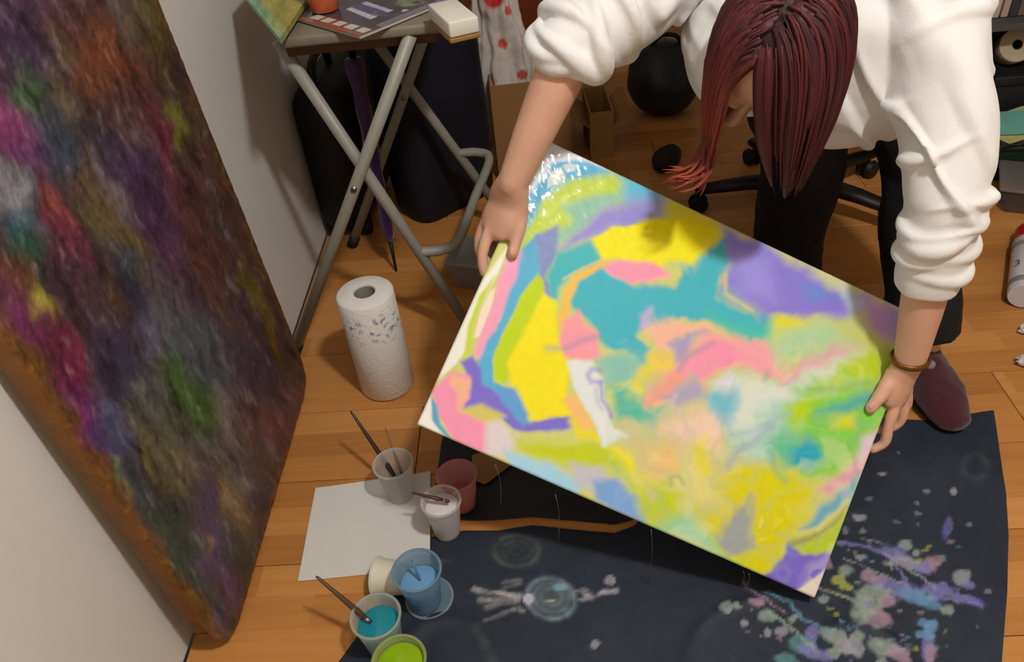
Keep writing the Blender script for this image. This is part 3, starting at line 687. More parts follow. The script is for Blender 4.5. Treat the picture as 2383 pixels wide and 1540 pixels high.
# ================================================================== DROP CLOTH, PAPER, CUPS
m_navy = None
def cloth_mesh(poly_px, res, z=0.0035, seed=0.0, ext=None, thick=True):
    """floor sheet whose outline follows floor points; gently creased"""
    pts = np.array([at(*p)[:2] if not isinstance(p[0], str) else np.array(p[1:]) for p in poly_px])
    mn, mx = pts.min(0), pts.max(0)
    nx, ny = int((mx[0]-mn[0])/res)+1, int((mx[1]-mn[1])/res)+1
    X, Y = np.meshgrid(mn[0]+np.arange(nx)*res, mn[1]+np.arange(ny)*res)
    sd = sd_poly(X.ravel(), Y.ravel(), pts).reshape(X.shape)
    return X, Y, sd, pts
def cloth_from_grid(X, Y, sd, res, hfun):
    ny, nx = X.shape
    keep = sd > -res*0.45
    # pull border vertices on to the outline
    gy, gx = np.gradient(sd, res); gl = np.hypot(gx, gy)+1e-9
    kp = np.pad(keep, 1); inner = kp[:-2, 1:-1] & kp[2:, 1:-1] & kp[1:-1, :-2] & kp[1:-1, 2:] & kp[:-2, :-2] & kp[2:, 2:] & kp[:-2, 2:] & kp[2:, :-2]
    move = np.where(keep & (~inner | (np.abs(sd) < res*0.3)), -sd, 0)
    Xb = X+gx/gl*move; Yb = Y+gy/gl*move
    idx = -np.ones(X.shape, int); idx[keep] = np.arange(keep.sum())
    Z = hfun(Xb, Yb, sd)
    V = np.stack([Xb[keep], Yb[keep], Z[keep]], 1)
    q = keep[:-1, :-1] & keep[1:, :-1] & keep[:-1, 1:] & keep[1:, 1:]
    a, b, c_, d = idx[:-1, :-1][q], idx[:-1, 1:][q], idx[1:, 1:][q], idx[1:, :-1][q]
    return V, list(zip(a.tolist(), b.tolist(), c_.tolist(), d.tolist())), keep

SPLAT_COL = {'l': (122, 118, 176), 'b': (98, 140, 176), 'g': (142, 156, 148), 'y': (166, 170, 84), 'p': (160, 132, 150), 't': (84, 134, 134), 'w': (150, 152, 162), 'v': (98, 88, 166)}
def splat_list():
    L = []
    rs = np.random.default_rng(3)
    # single drops and clusters, placed on the sheet by the floor they lie on
    for x, y, r, k in ((2052,1101,9,'w'),(2020,1162,7,'w'),(1996,1202,12,'w'),(2155,1144,8,'w'),(2220,1142,11,'w'),(2135,1170,7,'w'),(2137,1195,8,'w'),
                       (2255,1219,7,'w'),(2090,1216,8,'l'),(2007,1234,7,'w'),(1966,1233,8,'w'),(2090,1052,5,'w'),(2105,1268,14,'g'),(2135,1287,13,'g'),
                       (1688,1410,14,'g'),(1715,1407,11,'g'),(1818,1468,16,'w'),(1788,1472,11,'w'),(1420,1351,15,'w'),(1385,1498,11,'w'),(2000,1294,9,'g'),
                       (1968,1328,18,'g'),(1950,1350,16,'y'),(1965,1365,14,'y'),(2022,1340,20,'p'),(2046,1352,18,'p'),(2240,1345,24,'w'),(2253,1358,15,'l'),
                       (2150,1448,16,'b'),(2165,1452,12,'b'),(2142,1475,14,'b'),(2200,1420,14,'g'),(1916,1395,14,'g'),(1994,1480,18,'g'),(1960,1500,20,'w'),
                       (1975,1515,16,'g'),(1935,1520,16,'g'),(2300,1375,8,'w'),(1850,1440,16,'g'),(2052,1540,14,'g'),(1730,1450,9,'w')):
        L.append((x, y, r*0.95, r*0.72, 0.0, k))
    for x, y, rx, ry, a, k in ((2085,1290,60,16,20,'l'),(2120,1310,50,16,25,'w'),(2170,1312,38,22,-15,'p'),(2150,1320,30,18,0,'l'),
                               (2090,1368,70,24,12,'l'),(2130,1385,50,22,15,'b'),(2165,1400,34,18,25,'b'),(2030,1380,48,24,0,'g'),(2020,1410,40,30,10,'g'),
                               (2045,1440,44,26,20,'p'),(2010,1430,36,22,0,'g'),(2190,1375,46,22,15,'l'),(2250,1395,46,12,18,'l'),(2280,1402,24,12,10,'v'),
                               (2205,1225,9,26,5,'l'),(2200,1240,10,18,0,'v'),(2160,1500,18,48,6,'l'),(2165,1470,20,30,0,'b'),(2165,1520,16,30,0,'p'),
                               (1890,1475,22,24,-10,'l'),(1880,1495,14,26,8,'v'),(1865,1500,40,22,15,'t'),(1895,1520,48,18,20,'l'),(1830,1535,40,16,10,'t'),
                               (2060,1505,52,24,15,'g'),(2090,1520,40,22,20,'p'),(1785,1430,26,16,-20,'g'),(1935,1475,42,18,20,'g'),(1985,1505,30,22,30,'w'),
                               (1920,1310,26,12,30,'p'),(1760,1400,24,14,10,'p'),(2070,1400,30,14,0,'p')):
        L.append((x, y, rx*0.8, ry*0.8, a, k))
    for k in range(120):
        cx, cy, sx, sy = [(2060, 1370, 110, 50), (1960, 1480, 110, 40), (2080, 1280, 80, 30), (2110, 1470, 70, 50)][k % 4]
        r = rs.uniform(1.5, 6.5)
        L.append((rs.normal(cx, sx), rs.normal(cy, sy), r*1.3, r*0.8, rs.uniform(-20, 40), rs.choice(list('lbgwpytw'))))
    lines = [([(1950,1262),(2030,1272),(2075,1300),(2110,1350)], 6, 'l'), ([(1960,1300),(2040,1330),(2110,1360)], 2.5, 'w'), ([(2060,1290),(2120,1325),(2180,1370)], 4, 'w'),
             ([(1780,1375),(1830,1395),(1870,1440),(1930,1465)], 5, 'b'), ([(1790,1420),(1850,1470),(1900,1520)], 5, 'g'), ([(1730,1355),(1770,1385),(1830,1425)], 3, 'p'),
             ([(1900,1370),(1960,1385),(2010,1410)], 2.5, 'w'), ([(2180,1390),(2240,1400),(2290,1410)], 4, 'l'), ([(1920,1370),(1980,1395)], 2, 'y'), ([(2000,1250),(2060,1262)], 2, 'w')]
    return L, lines
def build_cloth():
    global m_navy
    t = None
    res = 0.0042
    poly = [('w', -0.44, 0.36), (775,1560), (868,1432), (930,1330), (1000,1252), (1080,1236), (1160,1236), (1240,1224), (1330,1234), (1430,1243), (1470,1228), (1520,1195), (1530,1000),
            (1800,985), (2060,975), (2160,980), (2312,955), (2325,1050), (2340,1150), (2346,1250), (2343,1380), (2330,1545), ('w', 0.57, 0.36)]
    X, Y, sd, pts = cloth_mesh(poly, res)
    def h(x, y, s):
        z = 0.0032+0.0022*np.maximum(0, fbm(n2(x*9, y*7, 1.0), 3))+0.004*np.exp(-((fbm(n2(x*3, y*3, 8.0), 2))/0.06)**2)*sstep(0.0, 0.05, s)
        return z-0.0012*sstep(0.006, 0.0, s)
    V, F, keep = cloth_from_grid(X, Y, sd, res, h)
    pp = proj(V); px, py = pp[:, 0], pp[:, 1]
    q = n2(px/90, py/90, 1.2); w1 = fbm(q, 3); q2 = n2(px/18, py/18, 4.2); w2 = fbm(q2, 3); w3 = fbm(q2+9, 3)
    C = np.tile(lin((36, 43, 56)), (len(V), 1))*np.clip(1+0.18*w1+0.10*w2, 0.6, 1.5)[:, None]
    L, lines = splat_list()
    X2 = px+5*w2; Y2 = py+4*w3
    for x, y, rx, ry, a, k in L:
        ca, sa = math.cos(math.radians(a)), math.sin(math.radians(a))
        dx, dy = X2-x, Y2-y
        mk = (np.abs(dx) < 3*max(rx, ry)+9) & (np.abs(dy) < 3*max(rx, ry)+9)
        if not mk.any(): continue
        dx, dy = dx[mk], dy[mk]
        e = np.sqrt(((dx*ca+dy*sa)/rx)**2+((-dx*sa+dy*ca)/ry)**2)
        al = sstep(1.25, 0.75, e+0.30*w2[mk])*(0.72 if rx > 8 else 0.45)
        C[mk] = C[mk]*(1-al[:, None])+lin(SPLAT_COL[k])*al[:, None]
    for pts_, wd, k in lines:
        al = 0.75*sstep(-1, 1, sd_line(X2, Y2, pts_, wd*0.6)/2.5); C = C*(1-al[:, None])+lin(SPLAT_COL[k])*al[:, None]
    # pale printed bird-like motif and ring on the fabric
    def ring(cx, cy, rx, ry, a, wd, col, amp):
        nonlocal C
        ca, sa = math.cos(math.radians(a)), math.sin(math.radians(a)); dx, dy = px-cx, py-cy
        e = np.sqrt(((dx*ca+dy*sa)/rx)**2+((-dx*sa+dy*ca)/ry)**2)
        al = amp*np.exp(-((e-1)/wd)**2)*(0.75+0.4*w2); al = np.clip(al, 0, 1)[:, None]; C = C*(1-al)+lin(col)*al
    def stroke(pts_, wd, col, amp, fe=4):
        nonlocal C
        al = np.clip(amp*sstep(-1, 1, sd_line(px+7*w2, py+4*w3, pts_, wd)/fe)*(0.7+0.55*w3), 0, 1)[:, None]; C = C*(1-al)+lin(col)*al
    ring(1202,1281,52,36,0,.14,(96,98,90),.55); ring(1202,1281,34,22,0,.2,(84,86,80),.45); ring(1200,1280,16,10,0,.4,(76,78,74),.4)
    ring(1282,1392,56,46,15,.12,(132,150,164),.75); ring(1284,1390,42,34,15,.16,(104,122,134),.7); ring(1284,1388,24,20,15,.3,(120,140,150),.5)
    al = 0.35*sstep(1.0, 0.8, np.hypot((px-1284)/52, (py-1390)/42))[:, None]; C = C*(1-al)+lin((104,118,124))*al
    for pp_, wd, cl, am in (([(1105,1372),(1160,1380),(1212,1388)],9,(176,172,176),.8), ([(1120,1395),(1165,1398),(1205,1396)],10,(168,162,166),.75), ([(1125,1415),(1160,1405)],7,(150,146,150),.6),
                            ([(1165,1355),(1215,1350)],6,(140,140,140),.6), ([(1172,1368),(1210,1358)],4,(150,150,150),.6), ([(1130,1442),(1180,1424),(1206,1412)],6,(140,136,140),.6), ([(1130,1370),(1200,1392)],3,(200,196,196),.7),
                            ([(1195,1415),(1212,1420)],5,(190,196,170),.7), ([(1345,1372),(1365,1385),(1440,1376)],7,(178,172,184),.8), ([(1348,1395),(1375,1390)],8,(160,160,166),.7), ([(1352,1366),(1368,1372)],3,(210,212,216),.8)):
        stroke(pp_, wd*0.7, cl, am)
    al = 0.85*sstep(1.15, 0.7, np.hypot((px-1230)/14, (py-1393)/13))[:, None]; C = C*(1-al)+lin((196,194,206))*al
    al = 0.8*sstep(1.2, 0.6, np.hypot((px-1305)/20, (py-1365)/9))[:, None]; C = C*(1-al)+lin((130,168,190))*al
    al = 0.6*sstep(1.2, 0.6, np.hypot((px-1282)/12, (py-1398)/4))[:, None]; C = C*(1-al)+lin((190,190,150))*al
    stroke([(1110,1460),(1125,1500),(1145,1540)],9,(78,84,84),.5,10); stroke([(1020,1306),(1045,1300)],4,(120,120,126),.6); stroke([(990,1330),(1050,1340)],5,(64,72,84),.5,6)
    ring(2270,1085,30,26,0,.3,(66,80,84),.5)
    m_navy = vcol_mat('dark_cloth', rough=0.62, bump=0.5, bscale=420, spec=0.3, var=0.14, bdist=0.001)
    o = obj('drop_cloth', (V, F), m_navy, cols=np.clip(C, 0, 1))
    tag(o, 'dark navy drop cloth with paint splatters lying on the wooden floor', 'cloth')
    return o
build_cloth()
# a second dark sheet behind it, a strip of floor between the two
def build_sheet():
    res = 0.008
    poly = [(1008,1180), (1018,1100), (1030,1018), (1100,1000), (1300,990), (1500,1005), (1500,1195), (1470,1212), (1430,1222), (1330,1213), (1240,1204), (1150,1212), (1075,1212), (1040,1205)]
    X, Y, sd, pts = cloth_mesh(poly, res)
    V, F, k = cloth_from_grid(X, Y, sd, res, lambda x, y, s: 0.003+0.003*np.maximum(0, fbm(n2(x*10, y*8, 6.0), 3))-0.001*sstep(0.008, 0, s))
    o = obj('plastic_sheet', (V, F), mat('black_sheet', (40, 42, 46), 0.45, var=0.15, scale=30, bump=0.3, bscale=60, col2=(30, 34, 42)))
    tag(o, 'plain black sheet on the floor beside the splattered drop cloth', 'sheet')
build_sheet()
kp = [at(*p)[:2] for p in ((1100,1066), (1142,1052), (1196,1084), (1130,1134), (1098,1122))]
tag(obj('kraft_scrap', prism(kp, 0.0085, 0.0095), mat('kraft_paper', (150, 112, 66), 0.8, var=0.08), smooth=False), 'torn scrap of brown kraft paper on the black sheet', 'paper')

def build_paper():
    c4 = [at(*p) for p in ((735,1137), (1002,1098), (1003,1322), (694,1354))]
    n = 14; V = []; F = []
    for j in range(n):
        for i in range(n):
            a, b = i/(n-1), j/(n-1)
            p = c4[0]*(1-a)*(1-b)+c4[1]*a*(1-b)+c4[2]*a*b+c4[3]*(1-a)*b
            V.append((p[0], p[1], 0.0016+0.0105*max(0, a-0.55)*b*2+0.0012*(abs(a-0.5)*2)**4))
    for lay in (0, 1):
        for j in range(n-1):
            for i in range(n-1):
                q = (j*n+i, j*n+i+1, (j+1)*n+i+1, (j+1)*n+i); F.append(q[::-1] if lay == 0 else q)
        if lay == 0: V += [(x, y, z-0.0010) for x, y, z in V]; F = [tuple(k for k in f) for f in F]; break
    o = obj('paper_sheet', (np.array(V)[:n*n], F), mat('white_paper', (216, 214, 208), 0.75, var=0.03, scale=12))
    tag(o, 'sheet of plain white paper on the floor under the paint cups', 'paper')
build_paper()

# ---- cups
def cup_mat(name, tint, dens=0.55):
    m, nt, b = nt_new(name); N = nt.nodes; L = nt.links
    b.inputs['Base Color'].default_value = l4(tint); b.inputs['Roughness'].default_value = 0.28
    b.inputs['Specular IOR Level'].default_value = 0.5
    tr = N.new('ShaderNodeBsdfTranslucent'); tr.inputs[0].default_value = l4(tint)
    tp = N.new('ShaderNodeBsdfTransparent'); tp.inputs[0].default_value = (0.96, 0.96, 0.96, 1)
    m1 = N.new('ShaderNodeMixShader'); m1.inputs[0].default_value = 0.68; L.new(b.outputs[0], m1.inputs[1]); L.new(tr.outputs[0], m1.inputs[2])
    nz = N.new('ShaderNodeTexNoise'); nz.inputs['Scale'].default_value = 40
    mr = N.new('ShaderNodeMapRange'); mr.inputs[3].default_value = 1-dens-0.08; mr.inputs[4].default_value = 1-dens+0.08; L.new(nz.outputs['Fac'], mr.inputs[0])
    m2 = N.new('ShaderNodeMixShader'); L.new(mr.outputs[0], m2.inputs[0]); L.new(m1.outputs[0], m2.inputs[1]); L.new(tp.outputs[0], m2.inputs[2])
    L.new(m2.outputs[0], N['Material Output'].inputs['Surface'])
    return m
m_clear = cup_mat('clear_plastic', (244, 246, 246), 0.42)
m_frost = cup_mat('frosted_plastic', (244, 240, 242), 0.72)
m_pinkc = cup_mat('pink_tinted_plastic', (240, 184, 184), 0.6)
m_bluec = cup_mat('blue_tinted_plastic', (176, 212, 234), 0.66)
m_greenc = cup_mat('green_tinted_plastic', (216, 228, 160), 0.62)
m_tealc = cup_mat('pale_tinted_plastic', (232, 240, 232), 0.5)
def cup(name, label, base_px, mcup, top=0.0365, bot=0.0255, ht=0.088, paint=None, fill=0.5, tilt=None, z0=0.0045, group=None, base=None):
    b = at(*base_px, z0) if base is None else np.array(base)
    t = thing(name, label, 'cup', b, group)
    prof = [(0.0, 0.002), (bot-0.002, 0.0015), (bot, 0.0), (bot+0.0015, 0.006)]
    for k in np.linspace(0.1, 1, 8): prof.append((bot+(top-bot)*k+0.0002, ht*k))
    prof += [(top+0.0022, ht+0.0006), (top+0.0026, ht-0.0012), (top+0.0016, ht-0.0026)]
    prof_in = [(r-0.0011, z) for r, z in prof[3:12]][::-1]
    A = basis((0, 0, 1)) if tilt is None else basis(tilt)
    obj('cup_wall', lathe(prof[:12]+[(top+0.0022, ht+0.0006)]+prof_in+[(0.0, 0.0035)], b, 40, A, cap0=False, cap1=False), mcup, t)
    obj('rolled_rim', lathe([(top+0.0030*math.cos(a)*0.8+0.0006, ht+0.0018*math.sin(a)) for a in np.linspace(0, 2*math.pi, 9)], b, 40, A, cap0=False, cap1=False), mcup, t)
    if paint is not None:
        r = bot+(top-bot)*fill-0.0014; r0 = bot-0.001
        obj('paint_fill', lathe([(0.0, 0.004), (r0, 0.004), (r, ht*fill-0.001), (r*0.96, ht*fill), (0.0, ht*fill-0.001)], b, 36, A, cap0=False, cap1=False),
            mat('paint_'+name+str(paint), paint, 0.18, var=0.06, scale=30, coat=0.6), t)
    return t, b
def brush(label, tip_in, tip_out, hcol, bristle=None, r=0.0035, group=None):
    """tip_in = bristle end inside the cup, tip_out = free end of the handle"""
    a = np.asarray(tip_in, float); c = np.asarray(tip_out, float); d = c-a; ln = np.linalg.norm(d)
    t = thing('paint_brush', label, 'brush', a, group)
    P = lambda k: a+d*k
    obj('bristles', tube([P(0), P(0.05), P(0.11)], [0.001, r*1.25, r*1.0], 10), mat('bristle_'+str(bristle), bristle or (70, 60, 60), 0.7), t)
    obj('ferrule', tube([P(0.11), P(0.2)], [r*1.05, r*1.15], 12), mat('ferrule', (150, 150, 155), 0.3, metal=1.0), t)
    obj('handle', tube([P(0.2), P(0.32), P(0.6), P(0.97), P(1)], [r*1.0, r*1.35, r*1.0, r*0.6, r*0.2], 12), mat('handle_'+str(hcol), hcol, 0.35, var=0.1), t)
    return t
t1, c1 = cup('paint_cup', 'clear plastic cup holding two brushes, standing on the white paper', (934, 1150), m_clear, ht=0.092, group='paint cups', z0=0.003)
brush('dark brush leaning out of the clear cup on the white paper', c1+np.array([0.010, -0.004, 0.012]), at(815, 955, 0.155), (52, 36, 42), (60, 50, 80), 0.0040)
brush('thin faint grey brush standing in the clear cup on the paper', c1+np.array([0.012, 0.006, 0.012]), at(896, 994, 0.135), (128, 108, 92), (110, 105, 105), 0.0022)
cup('paint_cup', 'pink tinted plastic cup of red paint at the black sheet edge', (1076, 1172), m_pinkc, paint=(206, 96, 92), fill=0.35, group='paint cups', ht=0.085)
t3, c3 = cup('paint_cup', 'frosted white cup with a brush beside the pink cup', (1042, 1236), m_frost, paint=(226, 220, 220), fill=0.82, group='paint cups', top=0.0345, bot=0.0235, ht=0.09)
brush('short reddish brown brush resting on the frosted white cup', c3+np.array([0.016, 0.0, 0.086]), at(958, 1146, 0.110), (84, 44, 40), (90, 60, 60), 0.003)
t4, c4_ = cup('paint_cup', 'blue tinted plastic cup of sky blue paint with a stirring stick', (990, 1398), m_bluec, paint=(112, 160, 200), fill=0.62, group='paint cups', top=0.039, bot=0.027, ht=0.093, z0=0.012)
tag(obj('stirring_stick', tube([c4_+np.array([0.004, -0.002, 0.03]), c4_+np.array([-0.008, 0.014, 0.098])], [0.0028, 0.0022], 8), mat('stick_blue', (90, 120, 150), 0.5)), 'thin stick standing in the sky blue paint cup', 'stick')
lid_c = at(1000, 1392, 0.005)
lidt = thing('cup_lid', 'clear plastic lid under the sky blue paint cup', 'lid', lid_c)
obj('disc', lathe([(0.0, 0.0), (0.040, 0.0), (0.041, 0.0015), (0.040, 0.0025), (0.0, 0.0022)], lid_c, 40, cap0=False, cap1=False), m_bluec, lidt)
obj('rim', lathe([(0.040+0.0022*math.cos(a), 0.003+0.0022*math.sin(a)) for a in np.linspace(0, 2*math.pi, 9)], lid_c, 40, cap0=False, cap1=False), m_clear, lidt)
# cream cup lying behind the blue one
b5 = at(925, 1345, 0.034)
t5, _ = cup('paint_cup', 'empty cream cup lying on its side beside the blue cup', (0, 0), mat('cream_card', (216, 212, 190), 0.6, var=0.04), tilt=(-0.88, 0.16, -0.06), base=b5+np.array([0.040, -0.004, -0.002]), group='paint cups', top=0.033, bot=0.024, ht=0.080)
t6, c6 = cup('paint_cup', 'plastic cup of teal paint with a long brush in it', (899, 1502), m_tealc, paint=(22, 134, 150), fill=0.72, group='paint cups', top=0.0385, bot=0.027, ht=0.092)
brush('long brown brush leaning out of the teal paint cup', c6+np.array([-0.004, 0.0, 0.055]), at(735, 1340, 0.150), (86, 62, 48), (30, 120, 130), 0.0040)
cup('paint_cup', 'plastic cup filled with bright lime green paint', (952, 1604), m_greenc, paint=(140, 178, 16), fill=0.86, group='paint cups', top=0.0395, bot=0.027, ht=0.092)

# ---- kitchen roll
def towel_material():
    m, nt, b = nt_new('kitchen_paper'); N = nt.nodes; L = nt.links
    tc = N.new('ShaderNodeTexCoord'); sp = N.new('ShaderNodeSeparateXYZ'); L.new(tc.outputs['Object'], sp.inputs[0])
    mp = N.new('ShaderNodeMapping'); mp.inputs['Scale'].default_value = (75, 75, 95); L.new(tc.outputs['Object'], mp.inputs[0])
    nz = N.new('ShaderNodeTexNoise'); nz.inputs['Scale'].default_value = 1.0; nz.inputs['Detail'].default_value = 5; nz.inputs['Roughness'].default_value = 0.62; L.new(mp.outputs[0], nz.inputs['Vector'])
    th = N.new('ShaderNodeMapRange'); th.inputs[1].default_value = 0.53; th.inputs[2].default_value = 0.60; L.new(nz.outputs['Fac'], th.inputs[0])
    # printed band below the upper edge (local z from the part's centre)
    a = N.new('ShaderNodeMapRange'); a.inputs[1].default_value = 0.020; a.inputs[2].default_value = 0.066; L.new(sp.outputs[2], a.inputs[0])
    c = N.new('ShaderNodeMapRange'); c.inputs[1].default_value = 0.118; c.inputs[2].default_value = 0.085; L.new(sp.outputs[2], c.inputs[0])
    m1 = N.new('ShaderNodeMath'); m1.operation = 'MULTIPLY'; L.new(a.outputs[0], m1.inputs[0]); L.new(c.outputs[0], m1.inputs[1])
    m2 = N.new('ShaderNodeMath'); m2.operation = 'MULTIPLY'; L.new(m1.outputs[0], m2.inputs[0]); L.new(th.outputs[0], m2.inputs[1])
    mx = N.new('ShaderNodeMix'); mx.data_type = 'RGBA'; mx.inputs[6].default_value = l4((228, 225, 220)); mx.inputs[7].default_value = l4((126, 130, 156))
    L.new(m2.outputs[0], mx.inputs[0]); L.new(mx.outputs[2], b.inputs['Base Color']); b.inputs['Roughness'].default_value = 0.9
    vo = N.new('ShaderNodeTexVoronoi'); vo.inputs['Scale'].default_value = 190; L.new(tc.outputs['Object'], vo.inputs['Vector'])
    bp = N.new('ShaderNodeBump'); bp.inputs['Strength'].default_value = 0.35; bp.inputs['Distance'].default_value = 0.002
    L.new(vo.outputs['Distance'], bp.inputs['Height']); L.new(bp.outputs[0], b.inputs['Normal'])
    return m
rb = at(903, 893)
roll = thing('kitchen_roll', 'white kitchen paper roll printed with grey blue marks, standing on the floor', 'paper roll', rb)
RR = 0.060; RH = 0.262
obj('paper', lathe([(0.023, 0.0), (RR-0.004, 0.0), (RR, 0.004), (RR+0.0006, RH/2), (RR, RH-0.004), (RR-0.004, RH), (0.023, RH), (0.023, RH*0.5), (0.023, 0.0)], rb+np.array([0, 0, 0.001]), 64, cap0=False, cap1=False), towel_material(), roll, auto=50)
obj('cardboard_core', lathe([(0.0225, 0.002), (0.0225, RH-0.003), (0.0212, RH-0.003), (0.0212, 0.002), (0.0225, 0.002)], rb+np.array([0, 0, 0.001]), 40, cap0=False, cap1=False), mat('grey_card', (150, 146, 132), 0.85), roll, auto=50)

# ---- translucent storage box on the floor beyond the table legs
bx0 = at(1105, 668)
tub = thing('storage_box', 'small translucent plastic box with a grey lid beside the table feet', 'box', bx0)
Mx = rotz(-18)
m_tub = cup_mat('tub_plastic', (214, 210, 206), 0.8)
def taper_box(c, sx, sy, h, k, M, bev=0.006):
    V, F = box((0, 0, h/2), (sx, sy, h), bev=bev, seg=2)
    f = 1-(1-k)*(1-V[:, 2]/h); V[:, 0] *= f; V[:, 1] *= f
    return V@M.T+np.asarray(c), F
obj('tub', taper_box(bx0+np.array([0.03, 0.03, 0]), 0.16, 0.12, 0.075, 0.82, Mx), m_tub, tub)
lidc = bx0+np.array([0.03, 0.03, 0.082])
obj('lid', box(lidc, (0.172, 0.132, 0.014), Mx, bev=0.005), mat('grey_lid', (150, 146, 142), 0.4, alpha=0.95), tub)

# ================================================================== FOLDING TABLE AND WHAT IS ON IT
m_tube = mat('grey_lacquered_tube', (150, 148, 138), 0.42, var=0.06, spec=0.5)
m_cap = mat('black_rubber', (24, 23, 23), 0.6)
TZ = 0.735; YF, YR_ = 1.44, 1.90
table = thing('folding_table', 'folding table on crossed grey tubular legs by the white wall', 'table', (-0.35, 1.68, 0))
m_top = mat('tabletop_laminate', (126, 120, 104), 0.5, var=0.08, scale=9, stretch=(1, 6, 1))
obj('table_top', box((-0.318, 1.725, TZ+0.009), (0.315, 0.60, 0.020), rotz(2), bev=0.006, seg=3), m_top, table)
obj('apron', box((-0.325, 1.468, TZ-0.014), (0.28, 0.018, 0.026), rotz(2), bev=0.002), mat('apron_wood', (92, 66, 44), 0.6, var=0.1), table)
obj('apron', box((-0.335, 1.94, TZ-0.014), (0.28, 0.018, 0.026), rotz(2), bev=0.002), MATS['apron_wood'], table)
R_T = 0.0125
legs = [((-0.634, YF, 0.012), (-0.229, YF, TZ)), ((-0.205, YF+0.028, 0.012), (-0.480, YF+0.028, TZ)),
        ((-0.565, YR_, 0.012), (-0.185, YR_, TZ)), ((-0.112, YR_+0.026, 0.012), (-0.484, YR_+0.026, TZ))]
for f, tp_ in legs:
    f = np.array(f); tp_ = np.array(tp_)
    lg = obj('leg', tube([f, f*0.5+tp_*0.5, tp_], R_T, 14), m_tube, table)
    d = (tp_-f)/np.linalg.norm(tp_-f)
    obj('foot_cap', tube([f-d*0.010, f+d*0.022], [R_T*1.22, R_T*1.22], 14), m_cap, lg)
def on_leg(i, z):
    f, tp_ = np.array(legs[i][0]), np.array(legs[i][1]); return f+(tp_-f)*(z-f[2])/(tp_[2]-f[2])
pn, pf = on_leg(1, 0.25), on_leg(3, 0.25)
ctrl = [pn, pn+np.array([0.05, 0.008, -0.004]), pn+np.array([0.085, 0.05, -0.006]), pn*0.5+pf*0.5+np.array([0.085, 0, -0.004]), pf+np.array([0.085, -0.05, 0.0]), pf+np.array([0.055, -0.008, 0.002]), pf]
obj('bent_stretcher', tube(catmull(ctrl, 40), 0.0115, 12), m_tube, table)
obj('pivot_bolt', tube([(-0.395, YF-0.016, 0.44), (-0.395, YF+0.044, 0.44)], 0.006, 10), mat('bolt_steel', (150, 150, 150), 0.35, metal=1.0), table)
obj('pivot_bolt', tube([(-0.345, YR_-0.016, 0.43), (-0.345, YR_+0.042, 0.43)], 0.006, 10), MATS['bolt_steel'], table)

ZT = TZ+0.0205
# green painted board overhanging the corner
def quad_sheet(pts, th, M=None):
    P = [np.asarray(p, float) for p in pts]; n = 16; V = []
    for j in range(n):
        for i in range(n):
            a, b = i/(n-1), j/(n-1); V.append(P[0]*(1-a)*(1-b)+P[1]*a*(1-b)+P[2]*a*b+P[3]*(1-a)*b)
    V = np.array(V); top = V+np.array([0, 0, th]); F = []
    idx = lambda i, j: j*n+i
    for j in range(n-1):
        for i in range(n-1):
            F.append((idx(i, j), idx(i+1, j), idx(i+1, j+1), idx(i, j+1))); F.append(tuple(n*n+k for k in (idx(i, j+1), idx(i+1, j+1), idx(i+1, j), idx(i, j))))
    per = [idx(i, 0) for i in range(n)]+[idx(n-1, j) for j in range(1, n)]+[idx(i, n-1) for i in range(n-2, -1, -1)]+[idx(0, j) for j in range(n-2, 0, -1)]
    for a, b in zip(per, per[1:]+per[:1]): F.append((a, b, n*n+b, n*n+a))
    V = np.concatenate([V, top])
    # outward facing
    return V, [f[::-1] for f in F]
tip = at(655, 104, ZT+0.010); lf = at(572, 0, ZT+0.010); rt_ = at(722, 0, ZT+0.010)
g1 = tip+(lf-tip)*1.22; g2 = tip+(rt_-tip)*1.22
gv, gf = quad_sheet([tip, g2, g1+g2-tip, g1], 0.010)
gp = proj(gv); w1 = fbm(n2(gp[:, 0]/30, gp[:, 1]/30, 2.0), 4); w2 = fbm(n2(gp[:, 0]/14, gp[:, 1]/14, 5.0), 3)
ed = sstep(46, 6, gp[:, 0]-(572+(gp[:, 1])*0.79)+12*w1)[:, None]
gc = lin((158, 150, 64))*(1-ed)+lin((122, 168, 130))*ed
gc = gc*(1-sstep(0.1, 0.8, w1)[:, None]*0.6)+lin((150, 170, 96))*sstep(0.1, 0.8, w1)[:, None]*0.6
gc = np.clip(gc*(1+0.35*w2[:, None]), 0, 0.9)
o = obj('green_painting', (gv, gf), vcol_mat('green_paint', 0.35, bump=0.6, bscale=130, var=0.2), cols=gc, smooth=False)
tag(o, 'small mottled green and yellow painted board overhanging the table corner', 'painting')
# glossy magazine page with a row of pale squares along its red edge
mz = ZT+0.001
mc_, ml, mr_ = at(838, 92, mz), at(700, 52, mz), at(1085, 0, mz)
e1 = (ml-mc_)/np.linalg.norm(ml-mc_); e2 = mr_-mc_; e2 -= e1*(e2@e1); e2 /= np.linalg.norm(e2)
MW, MH = 0.21, 0.29
NU, NV = 90, 120
V = []; 
for j in range(NV):
    for i in range(NU): V.append(mc_+e1*MW*i/(NU-1)+e2*MH*j/(NV-1)+np.array([0, 0, 0.006]))
V = np.array(V); F = [(j*NU+i, j*NU+i+1, (j+1)*NU+i+1, (j+1)*NU+i) for j in range(NV-1) for i in range(NU-1)]
if np.cross(e1, e2)[2] < 0: F = [f[::-1] for f in F]
a = np.tile(np.arange(NU)/(NU-1)*MW, NV); b = np.repeat(np.arange(NV)/(NV-1)*MH, NU)
w1 = fbm(n2(a*40, b*40, 3.3), 4); w2 = fbm(n2(a*90+3, b*90, 1.3), 3)
Cm = lin((70, 62, 78))*np.clip(1+0.5*w1, 0.3, 2)[:, None]
def put(mask, col):
    global Cm
    Cm = Cm*(1-mask[:, None])+lin(col)*mask[:, None]
